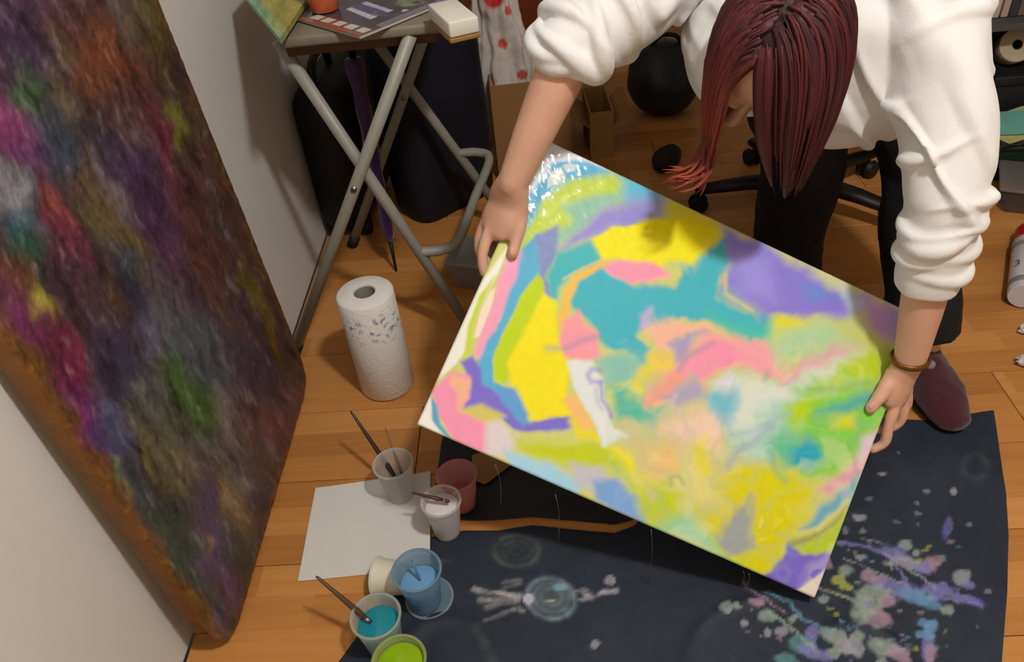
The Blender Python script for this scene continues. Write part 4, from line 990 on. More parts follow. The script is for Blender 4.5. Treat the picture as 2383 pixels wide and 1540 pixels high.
put((b < 0.012).astype(float), (150, 78, 62)); put(((b > 0.012) & (b < 0.034) & (a < 0.17)).astype(float)*0.6, (96, 84, 84))
for k in range(5): put(((np.abs(a-(0.018+0.034*k)) < 0.0125) & (b > 0.013) & (b < 0.032)).astype(float), (206, 198, 188))
put(((a < 0.018) & (b > 0.05)).astype(float)*0.8, (130, 130, 146))
put((np.abs(b-0.080-0.15*(a-0.10)) < 0.007).astype(float)*(np.abs(a-0.095) < 0.045), (196, 196, 226)); put((np.abs(b-0.118-0.1*(a-0.10)) < 0.0065).astype(float)*(np.abs(a-0.095) < 0.045), (186, 186, 220))
put(sstep(0.0, 0.5, w2)*(np.hypot((a-0.062)/0.022, (b-0.098)/0.022) < 1), (200, 200, 226)); put((np.hypot((a-0.1)/0.05, (b-0.1)/0.014) < 1)*0.45, (96, 90, 150))
put(sstep(-0.1, 0.5, w1)*(np.hypot((a-0.06)/0.035, (b-0.19)/0.05) < 1), (120, 140, 110)); put((np.hypot((a-0.03)/0.006, (b-0.13)/0.006) < 1).astype(float), (210, 200, 190))
o = thing('magazine', 'glossy dark magazine with a row of pale squares along its red border', 'magazine', (mc_+ml+mr_)/3)
obj('cover', (V, F), vcol_mat('glossy_print', 0.18, var=0.05, coat=0.5), o, cols=np.clip(Cm, 0, 1), smooth=False)
Mm = np.stack([e1, e2, np.array([0, 0, 1.0])], 1)
if np.linalg.det(Mm) < 0: Mm = np.stack([e2, e1, np.array([0, 0, 1.0])], 1); sz = (MH, MW, 0.0054)
else: sz = (MW, MH, 0.0054)
obj('pages', box(mc_+e1*MW/2+e2*MH/2+np.array([0, 0, 0.0028]), (sz[0]-0.003, sz[1]-0.003, sz[2]), Mm), mat('page_block', (186, 178, 168), 0.8), o, smooth=False)
# copper cup standing on the magazine
cb_ = at(757, 22, mz+0.008)
cp = thing('copper_cup', 'orange copper coloured cup standing on the magazine', 'cup', cb_)
obj('body', lathe([(0.0, 0.0), (0.024, 0.0), (0.027, 0.003), (0.028, 0.03), (0.030, 0.07), (0.032, 0.085), (0.0305, 0.085), (0.027, 0.03), (0.0, 0.006)], cb_, 36, cap0=False, cap1=False), mat('copper_lacquer', (190, 92, 52), 0.35, var=0.12, scale=40), cp)
obj('foot_ring', lathe([(0.0245+0.0015*math.cos(q), 0.0015+0.0015*math.sin(q)) for q in np.linspace(0, 2*math.pi, 7)], cb_, 36, cap0=False, cap1=False), MATS['copper_lacquer'], cp)
# white folded box end with a tan base on the table edge
wc = at(1035, 70, ZT+0.02); 
wb = thing('small_carton', 'small white carton with a tan base on the table edge', 'carton', wc-np.array([0, 0, 0.018]))
Mw = rotz(22)
obj('white_sleeve', box(wc+np.array([0.012, 0.045, 0.004]), (0.052, 0.115, 0.026), Mw, bev=0.003), mat('white_card', (226, 224, 212), 0.6), wb)
obj('tan_base', box(wc+np.array([0.012, 0.045, -0.0135]), (0.054, 0.117, 0.008), Mw, bev=0.002), mat('tan_card', (150, 112, 58), 0.7), wb)

# ================================================================== BAGS AND BOXES BEHIND THE TABLE
def soft_box(c, size, M, bev, puff=0.0, seed=0.0, cuts=5, wr=0.0):
    bm = bmesh.new(); bmesh.ops.create_cube(bm, size=1.0); bmesh.ops.scale(bm, vec=tuple(size), verts=bm.verts)
    bmesh.ops.bevel(bm, geom=list(bm.edges), offset=bev, segments=5, affect='EDGES', profile=0.5)
    bmesh.ops.subdivide_edges(bm, edges=[e for e in bm.edges if e.calc_length() > max(size)*0.2], cuts=cuts, use_grid_fill=True)
    bm.verts.ensure_lookup_table(); bm.normal_update()
    V = np.array([v.co[:] for v in bm.verts]); Nn = np.array([v.normal[:] for v in bm.verts]); F = [tuple(v.index for v in f.verts) for f in bm.faces]; bm.free()
    h = np.asarray(size)/2
    k = np.clip(1-(V[:, 0]/h[0])**2, 0, 1)*0.5+np.clip(1-(V[:, 2]/h[2])**2, 0, 1)*0.5
    V = V+Nn*(puff*k+wr*fbm(V*14+seed, 3))[:, None]
    V[:, 2] = np.maximum(V[:, 2], -h[2])
    return V@np.asarray(M).T+np.asarray(c, float), F
m_black = mat('black_nylon', (18, 18, 22), 0.55, var=0.15, bump=0.3, bscale=500)
sc_ = np.array([-0.568, 2.115, 0.0]); Ms = rotz(-5)
suit = thing('suitcase', 'black soft suitcase standing against the white wall by the table legs', 'suitcase', sc_)
obj('shell', soft_box(sc_+np.array([0, 0, 0.234]), (0.155, 0.40, 0.44), Ms, 0.072, 0.003), m_black, suit)
hd = sc_+np.array([0, 0, 0.465])+Ms@np.array([0.0, -0.08, 0])
obj('carry_handle', tube(catmull([hd+Ms@np.array([0, -0.075, -0.015]), hd+Ms@np.array([0, -0.06, 0.03]), hd+Ms@np.array([0.0, 0, 0.045]), hd+Ms@np.array([0, 0.06, 0.03]), hd+Ms@np.array([0, 0.075, -0.015])], 20), 0.011, 10), mat('black_plastic', (22, 22, 24), 0.4), suit)
for s in (-1, 1):
    obj('wheel', tube([sc_+Ms@np.array([s*0.05-0.012, -0.15, 0.024]), sc_+Ms@np.array([s*0.05+0.012, -0.15, 0.024])], 0.022, 18), m_cap, suit)
# purple umbrella sleeve hanging between the bags
up_ = aty(822, 135, 1.845); dn_ = at(908, 560, 0.09)
um = thing('folded_umbrella', 'slim folded purple umbrella leaning against the suitcase', 'umbrella', dn_)
pth = np.linspace(0, 1, 24)[:, None]; pp_ = up_+(dn_-up_)*pth
obj('canopy', tube(pp_, 0.020-0.008*pth[:, 0]+0.002*np.sin(pth[:, 0]*30), 12, disp=lambda s, t: 0.003*np.sin(5*t+6*s)), mat('purple_nylon', (66, 28, 88), 0.35, var=0.2, scale=30, sheen=0.3), um)
obj('tip', tube([dn_, dn_+(dn_-up_)/np.linalg.norm(dn_-up_)*0.09], [0.006, 0.003], 10), m_cap, um)
obj('handle', tube([up_, up_+(up_-dn_)/np.linalg.norm(up_-dn_)*0.08], [0.009, 0.011], 12), MATS['black_plastic'], um)
# big navy bag
nb = np.array([-0.312, 2.125, 0.0]); Mn = rotz(-47)
bag = thing('travel_bag', 'tall dark navy travel bag standing beside the black suitcase', 'bag', nb)
obj('body', soft_box(nb+np.array([0, 0, 0.27]), (0.18, 0.29, 0.58), Mn, 0.06, 0.010, 3.0, wr=0.003), mat('navy_nylon', (17, 20, 34), 0.6, var=0.2, bump=0.3, bscale=400), bag)
h0 = nb+np.array([0, 0, 0.57])
obj('strap', tube(catmull([h0+Mn@np.array([-0.08, -0.04, -0.02]), h0+Mn@np.array([-0.07, -0.05, 0.05]), h0+Mn@np.array([0.07, -0.05, 0.05]), h0+Mn@np.array([0.08, -0.04, -0.02])], 18), 0.009, 8), m_black, bag)
# cardboard boxes
m_card = mat('brown_cardboard', (150, 110, 68), 0.8, var=0.08, scale=6)
m_card2 = mat('pale_cardboard', (168, 128, 76), 0.8, var=0.08, scale=6)
def carton(name, label, c, sx, sy, h, M, m, flaps=True):
    t = thing(name, label, 'box', c); c = np.asarray(c, float); th = 0.005
    for s in (-1, 1):
        obj('side_panel', box(c+M@np.array([s*(sx/2-th/2), 0, h/2]), (th, sy, h), M), m, t, smooth=False)
        obj('side_panel', box(c+M@np.array([0, s*(sy/2-th/2), h/2]), (sx-2*th, th, h), M), m, t, smooth=False)
    obj('bottom_panel', box(c+np.array([0, 0, th/2+0.001]), (sx-2*th, sy-2*th, th), M), m, t, smooth=False)
    if flaps:
        for s in (-1, 1):
            A = M@np.array([[math.cos(0.9*s), 0, math.sin(0.9*s)], [0, 1, 0], [-math.sin(0.9*s), 0, math.cos(0.9*s)]])
            obj('flap', box(c+M@np.array([s*(sx/2+0.026), 0, h-0.028]), (0.004, sy-0.01, 0.07), A), m, t, smooth=False)
    return t
carton('cardboard_box', 'taller brown cardboard box under the dotted plastic bag', (-0.045, 2.38, 0), 0.23, 0.34, 0.31, rotz(3), m_card, flaps=False)
carton('cardboard_box', 'low pale cardboard box with folded flaps beside the taller box', (0.172, 2.41, 0), 0.075, 0.20, 0.155, rotz(3), m_card2)
# dotted plastic bag standing in the tall carton
def dotted_bag():
    b0 = np.array([-0.085, 2.32, 0.02]); hgt = 0.64
    t = thing('plastic_bag', 'crumpled white plastic bag with red dots and a red top in the box', 'bag', b0)
    n = 110; seg = 150
    s = np.linspace(0, 1, n)
    P = np.stack([b0[0]-0.045*s, b0[1]+0.03*s, b0[2]+hgt*s], 1)
    ra = 0.080+0.010*np.sin(s*5)-0.012*s; rb_ = 0.050-0.008*s
    V, F = tube(P, ra, seg, True, rb_, uref=(1, 0.1, 0), disp=lambda S_, T_: 0.006*np.sin(7*T_+4*S_)+0.004*np.sin(13*T_-9*S_)+0.005*np.sin(17*S_+3*T_))
    V = V+0.006*np.stack([fbm(V*16, 3), fbm(V*16+7, 3), 0*V[:, 0]], 1)
    S_ = np.repeat(s, seg); T_ = np.tile(np.linspace(0, 2*math.pi, seg, endpoint=False), n)
    C = np.tile(lin((206, 198, 190)), (len(V), 1))
    redtop = sstep(0.78, 0.80, S_+0.05*np.sin(3*T_)); C = C*(1-redtop[:, None])+lin((196, 52, 44))*redtop[:, None]
    k = 0
    for rowz in (0.10, 0.27, 0.43, 0.58, 0.72):
        for m_ in range(6):
            th0 = (m_+0.5*(k % 2))*2*math.pi/6; dt = (T_-th0+math.pi) % (2*math.pi)-math.pi
            d = np.hypot(dt*0.072, (S_-rowz)*hgt); al = sstep(0.0150, 0.0130, d)*(0.9 if (m_+k) % 2 else 0.35)
            C = C*(1-al[:, None])+lin((200, 62, 48))*al[:, None]
        k += 1
    obj('bag_film', (V, F), vcol_mat('bag_print', 0.4, bump=0.2, bscale=40, var=0.04), t, cols=C)
    return t
dotted_bag()
# reddish wooden cabinet by the back wall
m_red = mat('reddish_wood', (124, 62, 30), 0.45, var=0.2, scale=5, stretch=(1, 1, 7))
cab0 = np.array([-0.18, 3.22, 0.0])
cab = thing('wooden_cabinet', 'reddish brown wooden cabinet with drawers on short legs', 'cabinet', cab0)
obj('body', box(cab0+np.array([0, 0, 0.49]), (0.46, 0.36, 0.76), None, bev=0.004), m_red, cab)
obj('bottom_rail', box(cab0+np.array([0, -0.186, 0.128]), (0.46, 0.022, 0.05), None, bev=0.004), mat('paler_wood', (150, 84, 42), 0.45, var=0.15, stretch=(1, 7, 7)), cab)
for sx in (-1, 1):
    for sy in (-1, 1): obj('leg', box(cab0+np.array([sx*0.205, sy*0.15, 0.055]), (0.045, 0.045, 0.11), None, bev=0.003), m_red, cab)
for k in range(3):
    dr = obj('drawer_front', box(cab0+np.array([0, -0.186, 0.27+0.22*k]), (0.43, 0.014, 0.20), None, bev=0.004), m_red, cab)
    obj('knob', ellipsoid(cab0+np.array([0, -0.205, 0.27+0.22*k]), (0.014, 0.014, 0.014), 14, 10), mat('brass', (170, 130, 60), 0.3, metal=1.0), dr)
# beige trolley with black casters
tr0 = np.array([0.17, 3.62, 0.0])
tro = thing('storage_trolley', 'beige storage trolley on black casters beside the reddish wooden cabinet', 'trolley', tr0)
m_beige = mat('beige_plastic', (176, 162, 136), 0.5)
obj('body', box(tr0+np.array([0, 0, 0.30]), (0.30, 0.34, 0.42), None, bev=0.02, seg=3), m_beige, tro)
obj('base_frame', box(tr0+np.array([0, 0, 0.078]), (0.33, 0.37, 0.03), None, bev=0.008), MATS['black_plastic'], tro)
for sx in (-1, 1):
    for sy in (-1, 1):
        c0 = tr0+np.array([sx*0.13, sy*0.15, 0.031])
        ca_ = obj('caster', tube([c0-np.array([0.012, 0, 0]), c0+np.array([0.012, 0, 0])], 0.030, 18), m_cap, tro)
        obj('fork', box(c0+np.array([0, 0.005, 0.022]), (0.034, 0.018, 0.024), None, bev=0.003), MATS['black_plastic'], ca_)

# ================================================================== OFFICE CHAIR BEHIND THE PERSON
m_chair = mat('chair_plastic', (22, 20, 20), 0.5, var=0.1)
m_seat = mat('chair_fabric', (32, 38, 42), 0.75, var=0.2, scale=40, bump=0.3, bscale=400)
ch0 = np.array([0.69, 1.93, 0.0])
chair = thing('office_chair', 'black five-star office chair standing behind the person in white', 'chair', ch0)
obj('hub', lathe([(0.0, 0.065), (0.042, 0.065), (0.045, 0.075), (0.038, 0.115), (0.03, 0.12), (0.0, 0.12)], ch0, 28, cap0=False, cap1=False), m_chair, chair, auto=40)
obj('gas_column', tube([ch0+np.array([0, 0, 0.11]), ch0+np.array([0, 0, 0.24]), ch0+np.array([0, 0, 0.245]), ch0+np.array([0, 0, 0.40])], [0.026, 0.026, 0.016, 0.016], 20), m_chair, chair, auto=40)
for k in range(5):
    a_ = math.radians(108+72*k-4); d = np.array([math.cos(a_), math.sin(a_), 0])
    sp = obj('spoke', tube([ch0+d*0.02+np.array([0, 0, 0.092]), ch0+d*0.15+np.array([0, 0, 0.086]), ch0+d*0.285+np.array([0, 0, 0.070])], [0.028, 0.025, 0.018], 14, R2=[0.022, 0.018, 0.013], uref=(-d[1], d[0], 0)), m_chair, chair)
    wv = ch0+d*0.275; nn = np.array([-d[1], d[0], 0])
    for s in (-1, 1):
        obj('caster_wheel', tube([wv+nn*(s*0.007)+np.array([0, 0, 0.027]), wv+nn*(s*0.011)+np.array([0, 0, 0.027]), wv+nn*(s*0.023)+np.array([0, 0, 0.027])], [0.024, 0.027, 0.022], 20), m_chair, sp, auto=40)
def seat_shape(V):
    r = np.sign(V)*np.abs(V)**0.55; return r
obj('seat', ellipsoid(ch0+np.array([-0.01, 0.02, 0.455]), (0.235, 0.235, 0.045), 36, 16, fn=seat_shape), m_seat, chair)
obj('seat_plate', box(ch0+np.array([0, 0.02, 0.405]), (0.20, 0.22, 0.02), None, bev=0.006), m_chair, chair)
obj('back_support', tube(catmull([ch0+np.array([0, 0.10, 0.41]), ch0+np.array([0, 0.26, 0.42]), ch0+np.array([0, 0.30, 0.52]), ch0+np.array([0, 0.29, 0.70])], 16), 0.020, 12), m_chair, chair)
obj('backrest', ellipsoid(ch0+np.array([0, 0.27, 0.86]), (0.22, 0.035, 0.26), 32, 16, fn=seat_shape), m_seat, chair)
# rounded dark bag on the floor by the chair, small dark slipper in front of it
pb = np.array([0.415, 2.62, 0.0])
pk = thing('black_backpack', 'rounded black bag slumped on the floor beside the office chair', 'bag', pb)
obj('body', ellipsoid(pb+np.array([0, 0, 0.115]), (0.125, 0.12, 0.125), 32, 20, fn=lambda V: np.stack([V[:, 0], V[:, 1], np.maximum(V[:, 2], -0.92)], 1)*(1+0.05*fbm(V*2.2, 3))[:, None]), mat('slate_nylon', (34, 42, 48), 0.45, var=0.25, scale=12, bump=0.3, bscale=60), pk)
obj('top_strap', tube(catmull([pb+np.array([-0.05, 0, 0.225]), pb+np.array([-0.02, -0.01, 0.265]), pb+np.array([0.03, -0.01, 0.262]), pb+np.array([0.055, 0, 0.222])], 14), 0.007, 8), m_black, pk)
sl0 = at(1555, 385)
sh = thing('dark_slipper', 'dark brown slipper lying on the floor near the slumped black bag', 'slipper', sl0)
m_dbr = mat('dark_brown_felt', (46, 28, 24), 0.85, var=0.15, scale=30)
Msl = rotz(70)
obj('sole', ellipsoid(sl0+np.array([0, 0.03, 0.010]), (0.095, 0.040, 0.010), 28, 10, Msl), m_cap, sh)
obj('upper', ellipsoid(sl0+Msl@np.array([-0.035, 0, 0])+np.array([0, 0.03, 0.028]), (0.060, 0.038, 0.026), 28, 14, Msl), m_dbr, sh)

# ================================================================== DARK SHELF AND SUPPLIES ON THE OTHER SIDE
m_shelf = mat('black_shelf_board', (34, 32, 34), 0.5, var=0.1)
sh0 = np.array([1.62, 2.32, 0.0])
shelf = thing('shelf_unit', 'black open shelf unit full of craft supplies', 'shelf', sh0)
for x in (1.19, 2.04): obj('side_panel', box((x, 2.34, 0.50), (0.018, 0.34, 1.0), None, bev=0.001), m_shelf, shelf, smooth=False)
for z in (0.045, 0.365, 0.68, 0.99): obj('shelf_board', box((1.615, 2.34, z), (0.832, 0.33, 0.018), None, bev=0.001), mat('grey_shelf_edge', (84, 82, 84), 0.5) if z == 0.365 else m_shelf, shelf, smooth=False)
obj('back_panel', box((1.615, 2.512, 0.50), (0.85, 0.006, 0.98)), m_shelf, shelf, smooth=False)
for k, (dx, th_, hh, cl) in enumerate(((0.0, 0.022, 0.20, (206, 190, 168)), (0.026, 0.018, 0.19, (186, 166, 146)), (0.048, 0.024, 0.21, (60, 60, 70)), (0.077, 0.03, 0.20, (120, 100, 90)))):
    x = 1.245+dx
    bk = thing('shelf_book', ['cream spined book standing first on the grey shelf board', 'tan spined book beside the cream book on the shelf', 'dark spined book beside the tan book on the shelf', 'thick brown book last in the shelf row'][k], 'book', (x, 2.30, 0.375), 'books on the shelf')
    obj('cover', box((x, 2.30, 0.376+hh/2), (th_, 0.15, hh), None, bev=0.0015), mat('cover%d' % k, cl, 0.6), bk, smooth=False)
    obj('pages', box((x, 2.303, 0.378+hh/2), (th_*0.76, 0.149, hh+0.002), None), MATS['page_block'], bk, smooth=False)
tp0 = at(2358, 108, 0.272)
tape = thing('tape_roll', 'pale round roll with a dark hole standing under the shelf board', 'roll', tp0-np.array([0, 0, 0.05]))
Ax = basis((-0.15, -0.85, 0.5))
obj('winding', lathe([(0.014, -0.03), (0.046, -0.03), (0.048, -0.027), (0.048, 0.027), (0.046, 0.03), (0.014, 0.03), (0.014, -0.03)], tp0, 40, Ax, cap0=False, cap1=False), mat('pale_roll', (190, 176, 150), 0.7), tape, auto=40)
obj('core', lathe([(0.0138, -0.029), (0.0138, 0.029), (0.0115, 0.029), (0.0115, -0.029)], tp0, 30, Ax, cap0=False, cap1=False), mat('dark_core', (70, 50, 40), 0.8), tape, auto=40)
bb0 = np.array([1.40, 2.27, 0.055])
blk = thing('black_box', 'black lidded storage box on the low shelf board', 'box', bb0)
obj('body', box(bb0+np.array([0, 0, 0.07]), (0.24, 0.16, 0.14), None, bev=0.006), mat('black_board', (24, 26, 28), 0.6), blk)
obj('lid', box(bb0+np.array([0, 0, 0.15]), (0.25, 0.17, 0.03), None, bev=0.005), MATS['black_board'], blk)
# pile of coloured papers in front of the shelf on a crate
cr0 = np.array([1.33, 2.06, 0.0])
crate = thing('plastic_crate', 'low dark green crate holding a pile of papers', 'crate', cr0)
m_cr = mat('dark_green_plastic', (26, 44, 36), 0.5)
obj('body', taper_box(cr0, 0.30, 0.16, 0.10, 0.9, rotz(-6)), m_cr, crate)
obj('rim', box(cr0+np.array([0, 0, 0.105]), (0.315, 0.175, 0.012), rotz(-6), bev=0.004), m_cr, crate)
pcs = [((170, 150, 120), 8, 'tan'), ((150, 140, 110), -14, 'olive'), ((186, 160, 120), 3, 'buff'), ((130, 196, 186), 16, 'mint green'), ((206, 170, 130), -8, 'peach'), ((200, 196, 130), 24, 'pale yellow'), ((120, 190, 180), -3, 'aqua')]
for k, (cl, an, nm) in enumerate(pcs):
    c0 = cr0+np.array([-0.01+0.012*((k*37) % 5-2), -0.006*((k*23) % 3), 0.114+0.0048*k])
    V, F = box((0, 0, 0), (0.21, 0.14, 0.0035), None); V2, F2 = V, F
    n = 12; gx = np.linspace(-0.105, 0.105, n); gy = np.linspace(-0.07, 0.07, n); GX, GY = np.meshgrid(gx, gy)
    GZ = 0.0012*np.sin(GX*30+k)+0.0008*np.cos(GY*40+k)
    V = np.stack([GX.ravel(), GY.ravel(), GZ.ravel()+0.0012], 1); F = [(j*n+i, j*n+i+1, (j+1)*n+i+1, (j+1)*n+i) for j in range(n-1) for i in range(n-1)]
    V = V@rotz(an).T+c0
    tag(obj('paper_sheet', (V, F), mat('paper_'+nm, cl, 0.75, var=0.1, scale=20), smooth=False), nm+' sheet in the paper pile on the green crate', 'paper', 'papers piled on the crate')
# clear tub on the floor
ct0 = np.array([1.30, 1.86, 0.0])
ct = thing('clear_tub', 'clear plastic tub with rounded rim on the floor beside the crate', 'tub', ct0)
obj('tub', taper_box(ct0, 0.20, 0.15, 0.07, 0.85, rotz(-24), 0.012), cup_mat('clear_tub_plastic', (150, 150, 150), 0.5), ct)
obj('rim', box(ct0+np.array([0, 0, 0.074]), (0.215, 0.165, 0.010), rotz(-24), bev=0.004), cup_mat('clear_rim', (190, 190, 190), 0.6), ct)
# black cloth bag between shelf and person
kb = np.array([1.085, 2.36, 0.0])
kbag = thing('black_tote', 'tall black cloth bag standing between the office chair and the shelf', 'bag', kb)
obj('body', soft_box(kb+np.array([0, 0, 0.26]), (0.13, 0.22, 0.52), rotz(-6), 0.04, 0.008, 8.0, wr=0.004), mat('black_cotton', (20, 22, 26), 0.8, var=0.2), kbag)
obj('strap', tube(catmull([kb+np.array([-0.05, -0.06, 0.50]), kb+np.array([-0.04, -0.07, 0.60]), kb+np.array([0.05, -0.07, 0.60]), kb+np.array([0.06, -0.06, 0.50])], 16), 0.008, 8), MATS['black_cotton'], kbag)
# spray bottle with red cap
sp0 = at(2381, 690, 0.034); spx = at(2396, 500, 0.034)
spr = thing('spray_can', 'white spray can with a red cap lying on the wooden floor', 'spray can', (sp0[0], sp0[1], 0.0))
SA = basis(spx-sp0, (0, 0, 1)); m_can = mat('white_can', (206, 200, 206), 0.35, var=0.05)
obj('body', lathe([(0.0, 0.0), (0.030, 0.0), (0.0325, 0.004), (0.0325, 0.215), (0.030, 0.226), (0.022, 0.235), (0.0, 0.235)], sp0, 40, SA, cap0=False, cap1=False), m_can, spr, auto=40)
obj('cap', lathe([(0.0, 0.235), (0.028, 0.235), (0.028, 0.280), (0.024, 0.290), (0.0, 0.291)], sp0, 36, SA, cap0=False, cap1=False), mat('red_cap', (200, 26, 34), 0.35), spr, auto=40)
for z0_ in (0.020, 0.175):
    obj('label_band', lathe([(0.0328, z0_), (0.0330, z0_+0.001), (0.0330, z0_+0.020), (0.0328, z0_+0.021)], sp0, 40, SA, cap0=False, cap1=False), mat('grey_band', (150, 146, 148), 0.5), spr)
def text_on_can():
    cu = bpy.data.curves.new('print', 'FONT'); cu.body = '3'; cu.size = 0.034; cu.align_x = 'CENTER'
    o = bpy.data.objects.new('print', cu); COL.objects.link(o); dg = bpy.context.evaluated_depsgraph_get()
    me = bpy.data.meshes.new_from_object(o.evaluated_get(dg)); V = np.array([v.co[:] for v in me.vertices]); F = [tuple(p.vertices) for p in me.polygons]
    bpy.data.objects.remove(o); bpy.data.meshes.remove(me)
    sg = 1.0 if (SA@np.array([0, 1.0, 0]))[0] < 0 else -1.0      # side of the can that faces the room
    a = sg*0.75+V[:, 0]/0.0333
    W = sp0+np.stack([0.0333*np.cos(a), 0.0333*np.sin(a), 0.085+V[:, 1]], 1)@SA.T
    obj('printed_digit', (W, F), mat('print_grey', (90, 86, 92), 0.5), spr, smooth=False)
text_on_can()
# two scraps at the floor edge
for px_, lb in (((2392, 775), 'crumpled white paper scrap near the spray can'), ((2388, 848), 'crumpled white foil scrap on bare floor beside the drop cloth')):
    p0 = at(*px_)
    tag(obj('paper_scrap', ellipsoid(p0+np.array([0, 0, 0.011]), (0.022, 0.016, 0.011), 18, 10, fn=lambda V: V*(1+0.25*fbm(V*3+px_[1], 2))[:, None]), mat('scrap_white', (214, 206, 208), 0.4), smooth=False), lb, 'scrap')

# ================================================================== THE PERSON BENDING OVER THE CANVAS
def nrm(v): v = np.asarray(v, float); return v/np.linalg.norm(v)
def build_person():
    t = thing('person', 'person with long dark red hair in a white sweatshirt bending over and holding the canvas', 'person', (0.58, 1.32, 0.0))
    m_skin = mat('skin', (216, 173, 150), 0.5, var=0.06, scale=25, sss=0.08, col2=(202, 152, 128))
    A = np.array
    # ---- skeleton (metres)
    HC = A([0.308, 1.060, 0.806])                       # head centre
    FD = nrm((-0.42, -0.30, -0.86)); UD = A([-0.02, -0.92, 0.36]); UD = nrm(UD-FD*(UD@FD)); SD = np.cross(UD, FD)  # face, crown, side
    neck = A([0.370, 1.215, 0.905])
    hipL, hipR = A([0.53, 1.66, 0.86]), A([0.37, 1.70, 0.86])
    pelvis = A([0.45, 1.68, 0.90])
    shR, shL = A([0.205, 1.26, 0.885]), A([0.520, 1.180, 0.880])
    elR = A([0.048, 1.120, 0.812]); wrR = dep(1193, 425, 1.215)
    elL = dep(2200, 470, 1.125); wrL = dep(2117, 838, 1.285)
    parts = []
    # head: skull, jaw, face features, all in the head frame
    MH = np.stack([SD, FD, UD], 1)
    def hl(x, y, z): return HC+MH@A([x, y, z])
    parts.append(ellipsoid(hl(0, -0.012, 0.022), (0.074, 0.092, 0.086), 28, 20, MH))
    parts.append(ellipsoid(hl(0, 0.030, -0.045), (0.058, 0.060, 0.078), 24, 16, MH))      # face and jaw
    parts.append(ellipsoid(hl(0, 0.066, -0.098), (0.026, 0.024, 0.020), 16, 12, MH))      # chin
    parts.append(tube([hl(0, 0.080, 0.002), hl(0, 0.096, -0.022), hl(0, 0.104, -0.036)], [0.009, 0.011, 0.013], 12, dome=True))  # nose
    for s in (-1, 1):
        parts.append(ellipsoid(hl(s*0.012, 0.094, -0.040), (0.008, 0.008, 0.007), 10, 8, MH))
        parts.append(ellipsoid(hl(s*0.034, 0.074, 0.000), (0.015, 0.011, 0.010), 12, 10, MH))   # closed lids
        parts.append(tube([hl(s*0.016, 0.084, 0.018), hl(s*0.036, 0.080, 0.021), hl(s*0.052, 0.066, 0.014)], 0.008, 8, dome=True))  # brow
        parts.append(ellipsoid(hl(s*0.040, 0.060, -0.034), (0.020, 0.020, 0.018), 14, 10, MH))  # cheek
        parts.append(ellipsoid(hl(s*0.071, -0.012, -0.016), (0.008, 0.016, 0.026), 14, 10, MH)) # ear
    parts.append(tube([hl(-0.022, 0.082, -0.066), hl(0, 0.090, -0.063), hl(0.022, 0.082, -0.066)], 0.0055, 8, dome=True))
    parts.append(tube([hl(-0.018, 0.082, -0.076), hl(0, 0.089, -0.077), hl(0.018, 0.082, -0.076)], 0.0065, 8, dome=True))
    # neck and trunk
    parts.append(tube([hl(0, -0.045, -0.045), HC*0.45+neck*0.55+A([0, 0.01, 0.01]), neck+A([0.0, 0.03, 0.0])], [0.052, 0.053, 0.062], 20))
    tr = catmull([neck+A([0, 0.02, -0.055]), A([0.385, 1.30, 0.825]), A([0.415, 1.45, 0.835]), pelvis+A([0, 0, -0.03])], 14)
    parts.append(tube(tr, np.interp(np.linspace(0, 1, 14), [0, 0.2, 0.55, 1], [0.085, 0.135, 0.120, 0.140]), 28, R2=np.interp(np.linspace(0, 1, 14), [0, 0.2, 0.55, 1], [0.055, 0.080, 0.080, 0.095]), uref=(1, -0.2, 0), dome=True))
    parts.append(tube([shR, neck*0.5+shR*0.5-A([0, 0, .01]), neck-A([0, 0, .01]), neck*0.5+shL*0.5-A([0, 0, .01]), shL], [0.045, 0.048, 0.052, 0.048, 0.045], 16, dome=True))
    # arms
    def arm(s, e, w, r):
        mid = s*0.5+e*0.5; q = e+(w-e)*0.32
        parts.append(tube(catmull([s, mid, e], 8), np.interp(np.linspace(0, 1, 8), [0, 0.4, 1], [0.047, 0.045, 0.038]), 18, dome=True))
        parts.append(tube(catmull([e, q, e+(w-e)*0.7, w], 10), np.interp(np.linspace(0, 1, 10), [0, 0.3, 0.7, 1], r), 18, dome=True))
    arm(shR, elR, wrR, [0.036, 0.0365, 0.029, 0.0235])
    arm(shL, elL, wrL, [0.036, 0.0375, 0.030, 0.0245])
    # hands: palm plus five fingers each, closed on the edges of the canvas
    def chain(pts, r0, r1):
        P = catmull(pts, 12); parts.append(tube(P, np.linspace(r0, r1, 12)*(1+0.06*np.cos(np.linspace(0, 3, 12)*2*math.pi)), 12, dome=True))
    pR = [wrR, cv(1182, 470, 0.022), cv(1162, 512, 0.006)]
    parts.append(tube(catmull(pR, 8), np.interp(np.linspace(0, 1, 8), [0, .4, 1], [0.026, 0.036, 0.036]), 18, R2=np.interp(np.linspace(0, 1, 8), [0, .4, 1], [0.021, 0.019, 0.015]), uref=nrm(cv(1225, 500, 0.02)-cv(1140, 500, -0.03)), dome=True))
    chain([cv(1198, 452, 0.024), cv(1212, 492, 0.024), cv(1207, 535, 0.018), cv(1193, 590, 0.0095)], 0.0150, 0.0092)      # thumb on the face
    chain([cv(1158, 500, 0.006), cv(1135, 545, -0.006), cv(1122, 605, -0.018), cv(1138, 648, -0.033), cv(1172, 655, -0.036)], 0.0105, 0.0080)   # index
    chain([cv(1148, 492, -0.006), cv(1124, 530, -0.024), cv(1116, 585, -0.042), cv(1150, 622, -0.048), cv(1190, 625, -0.040)], 0.0105, 0.0080)  # middle
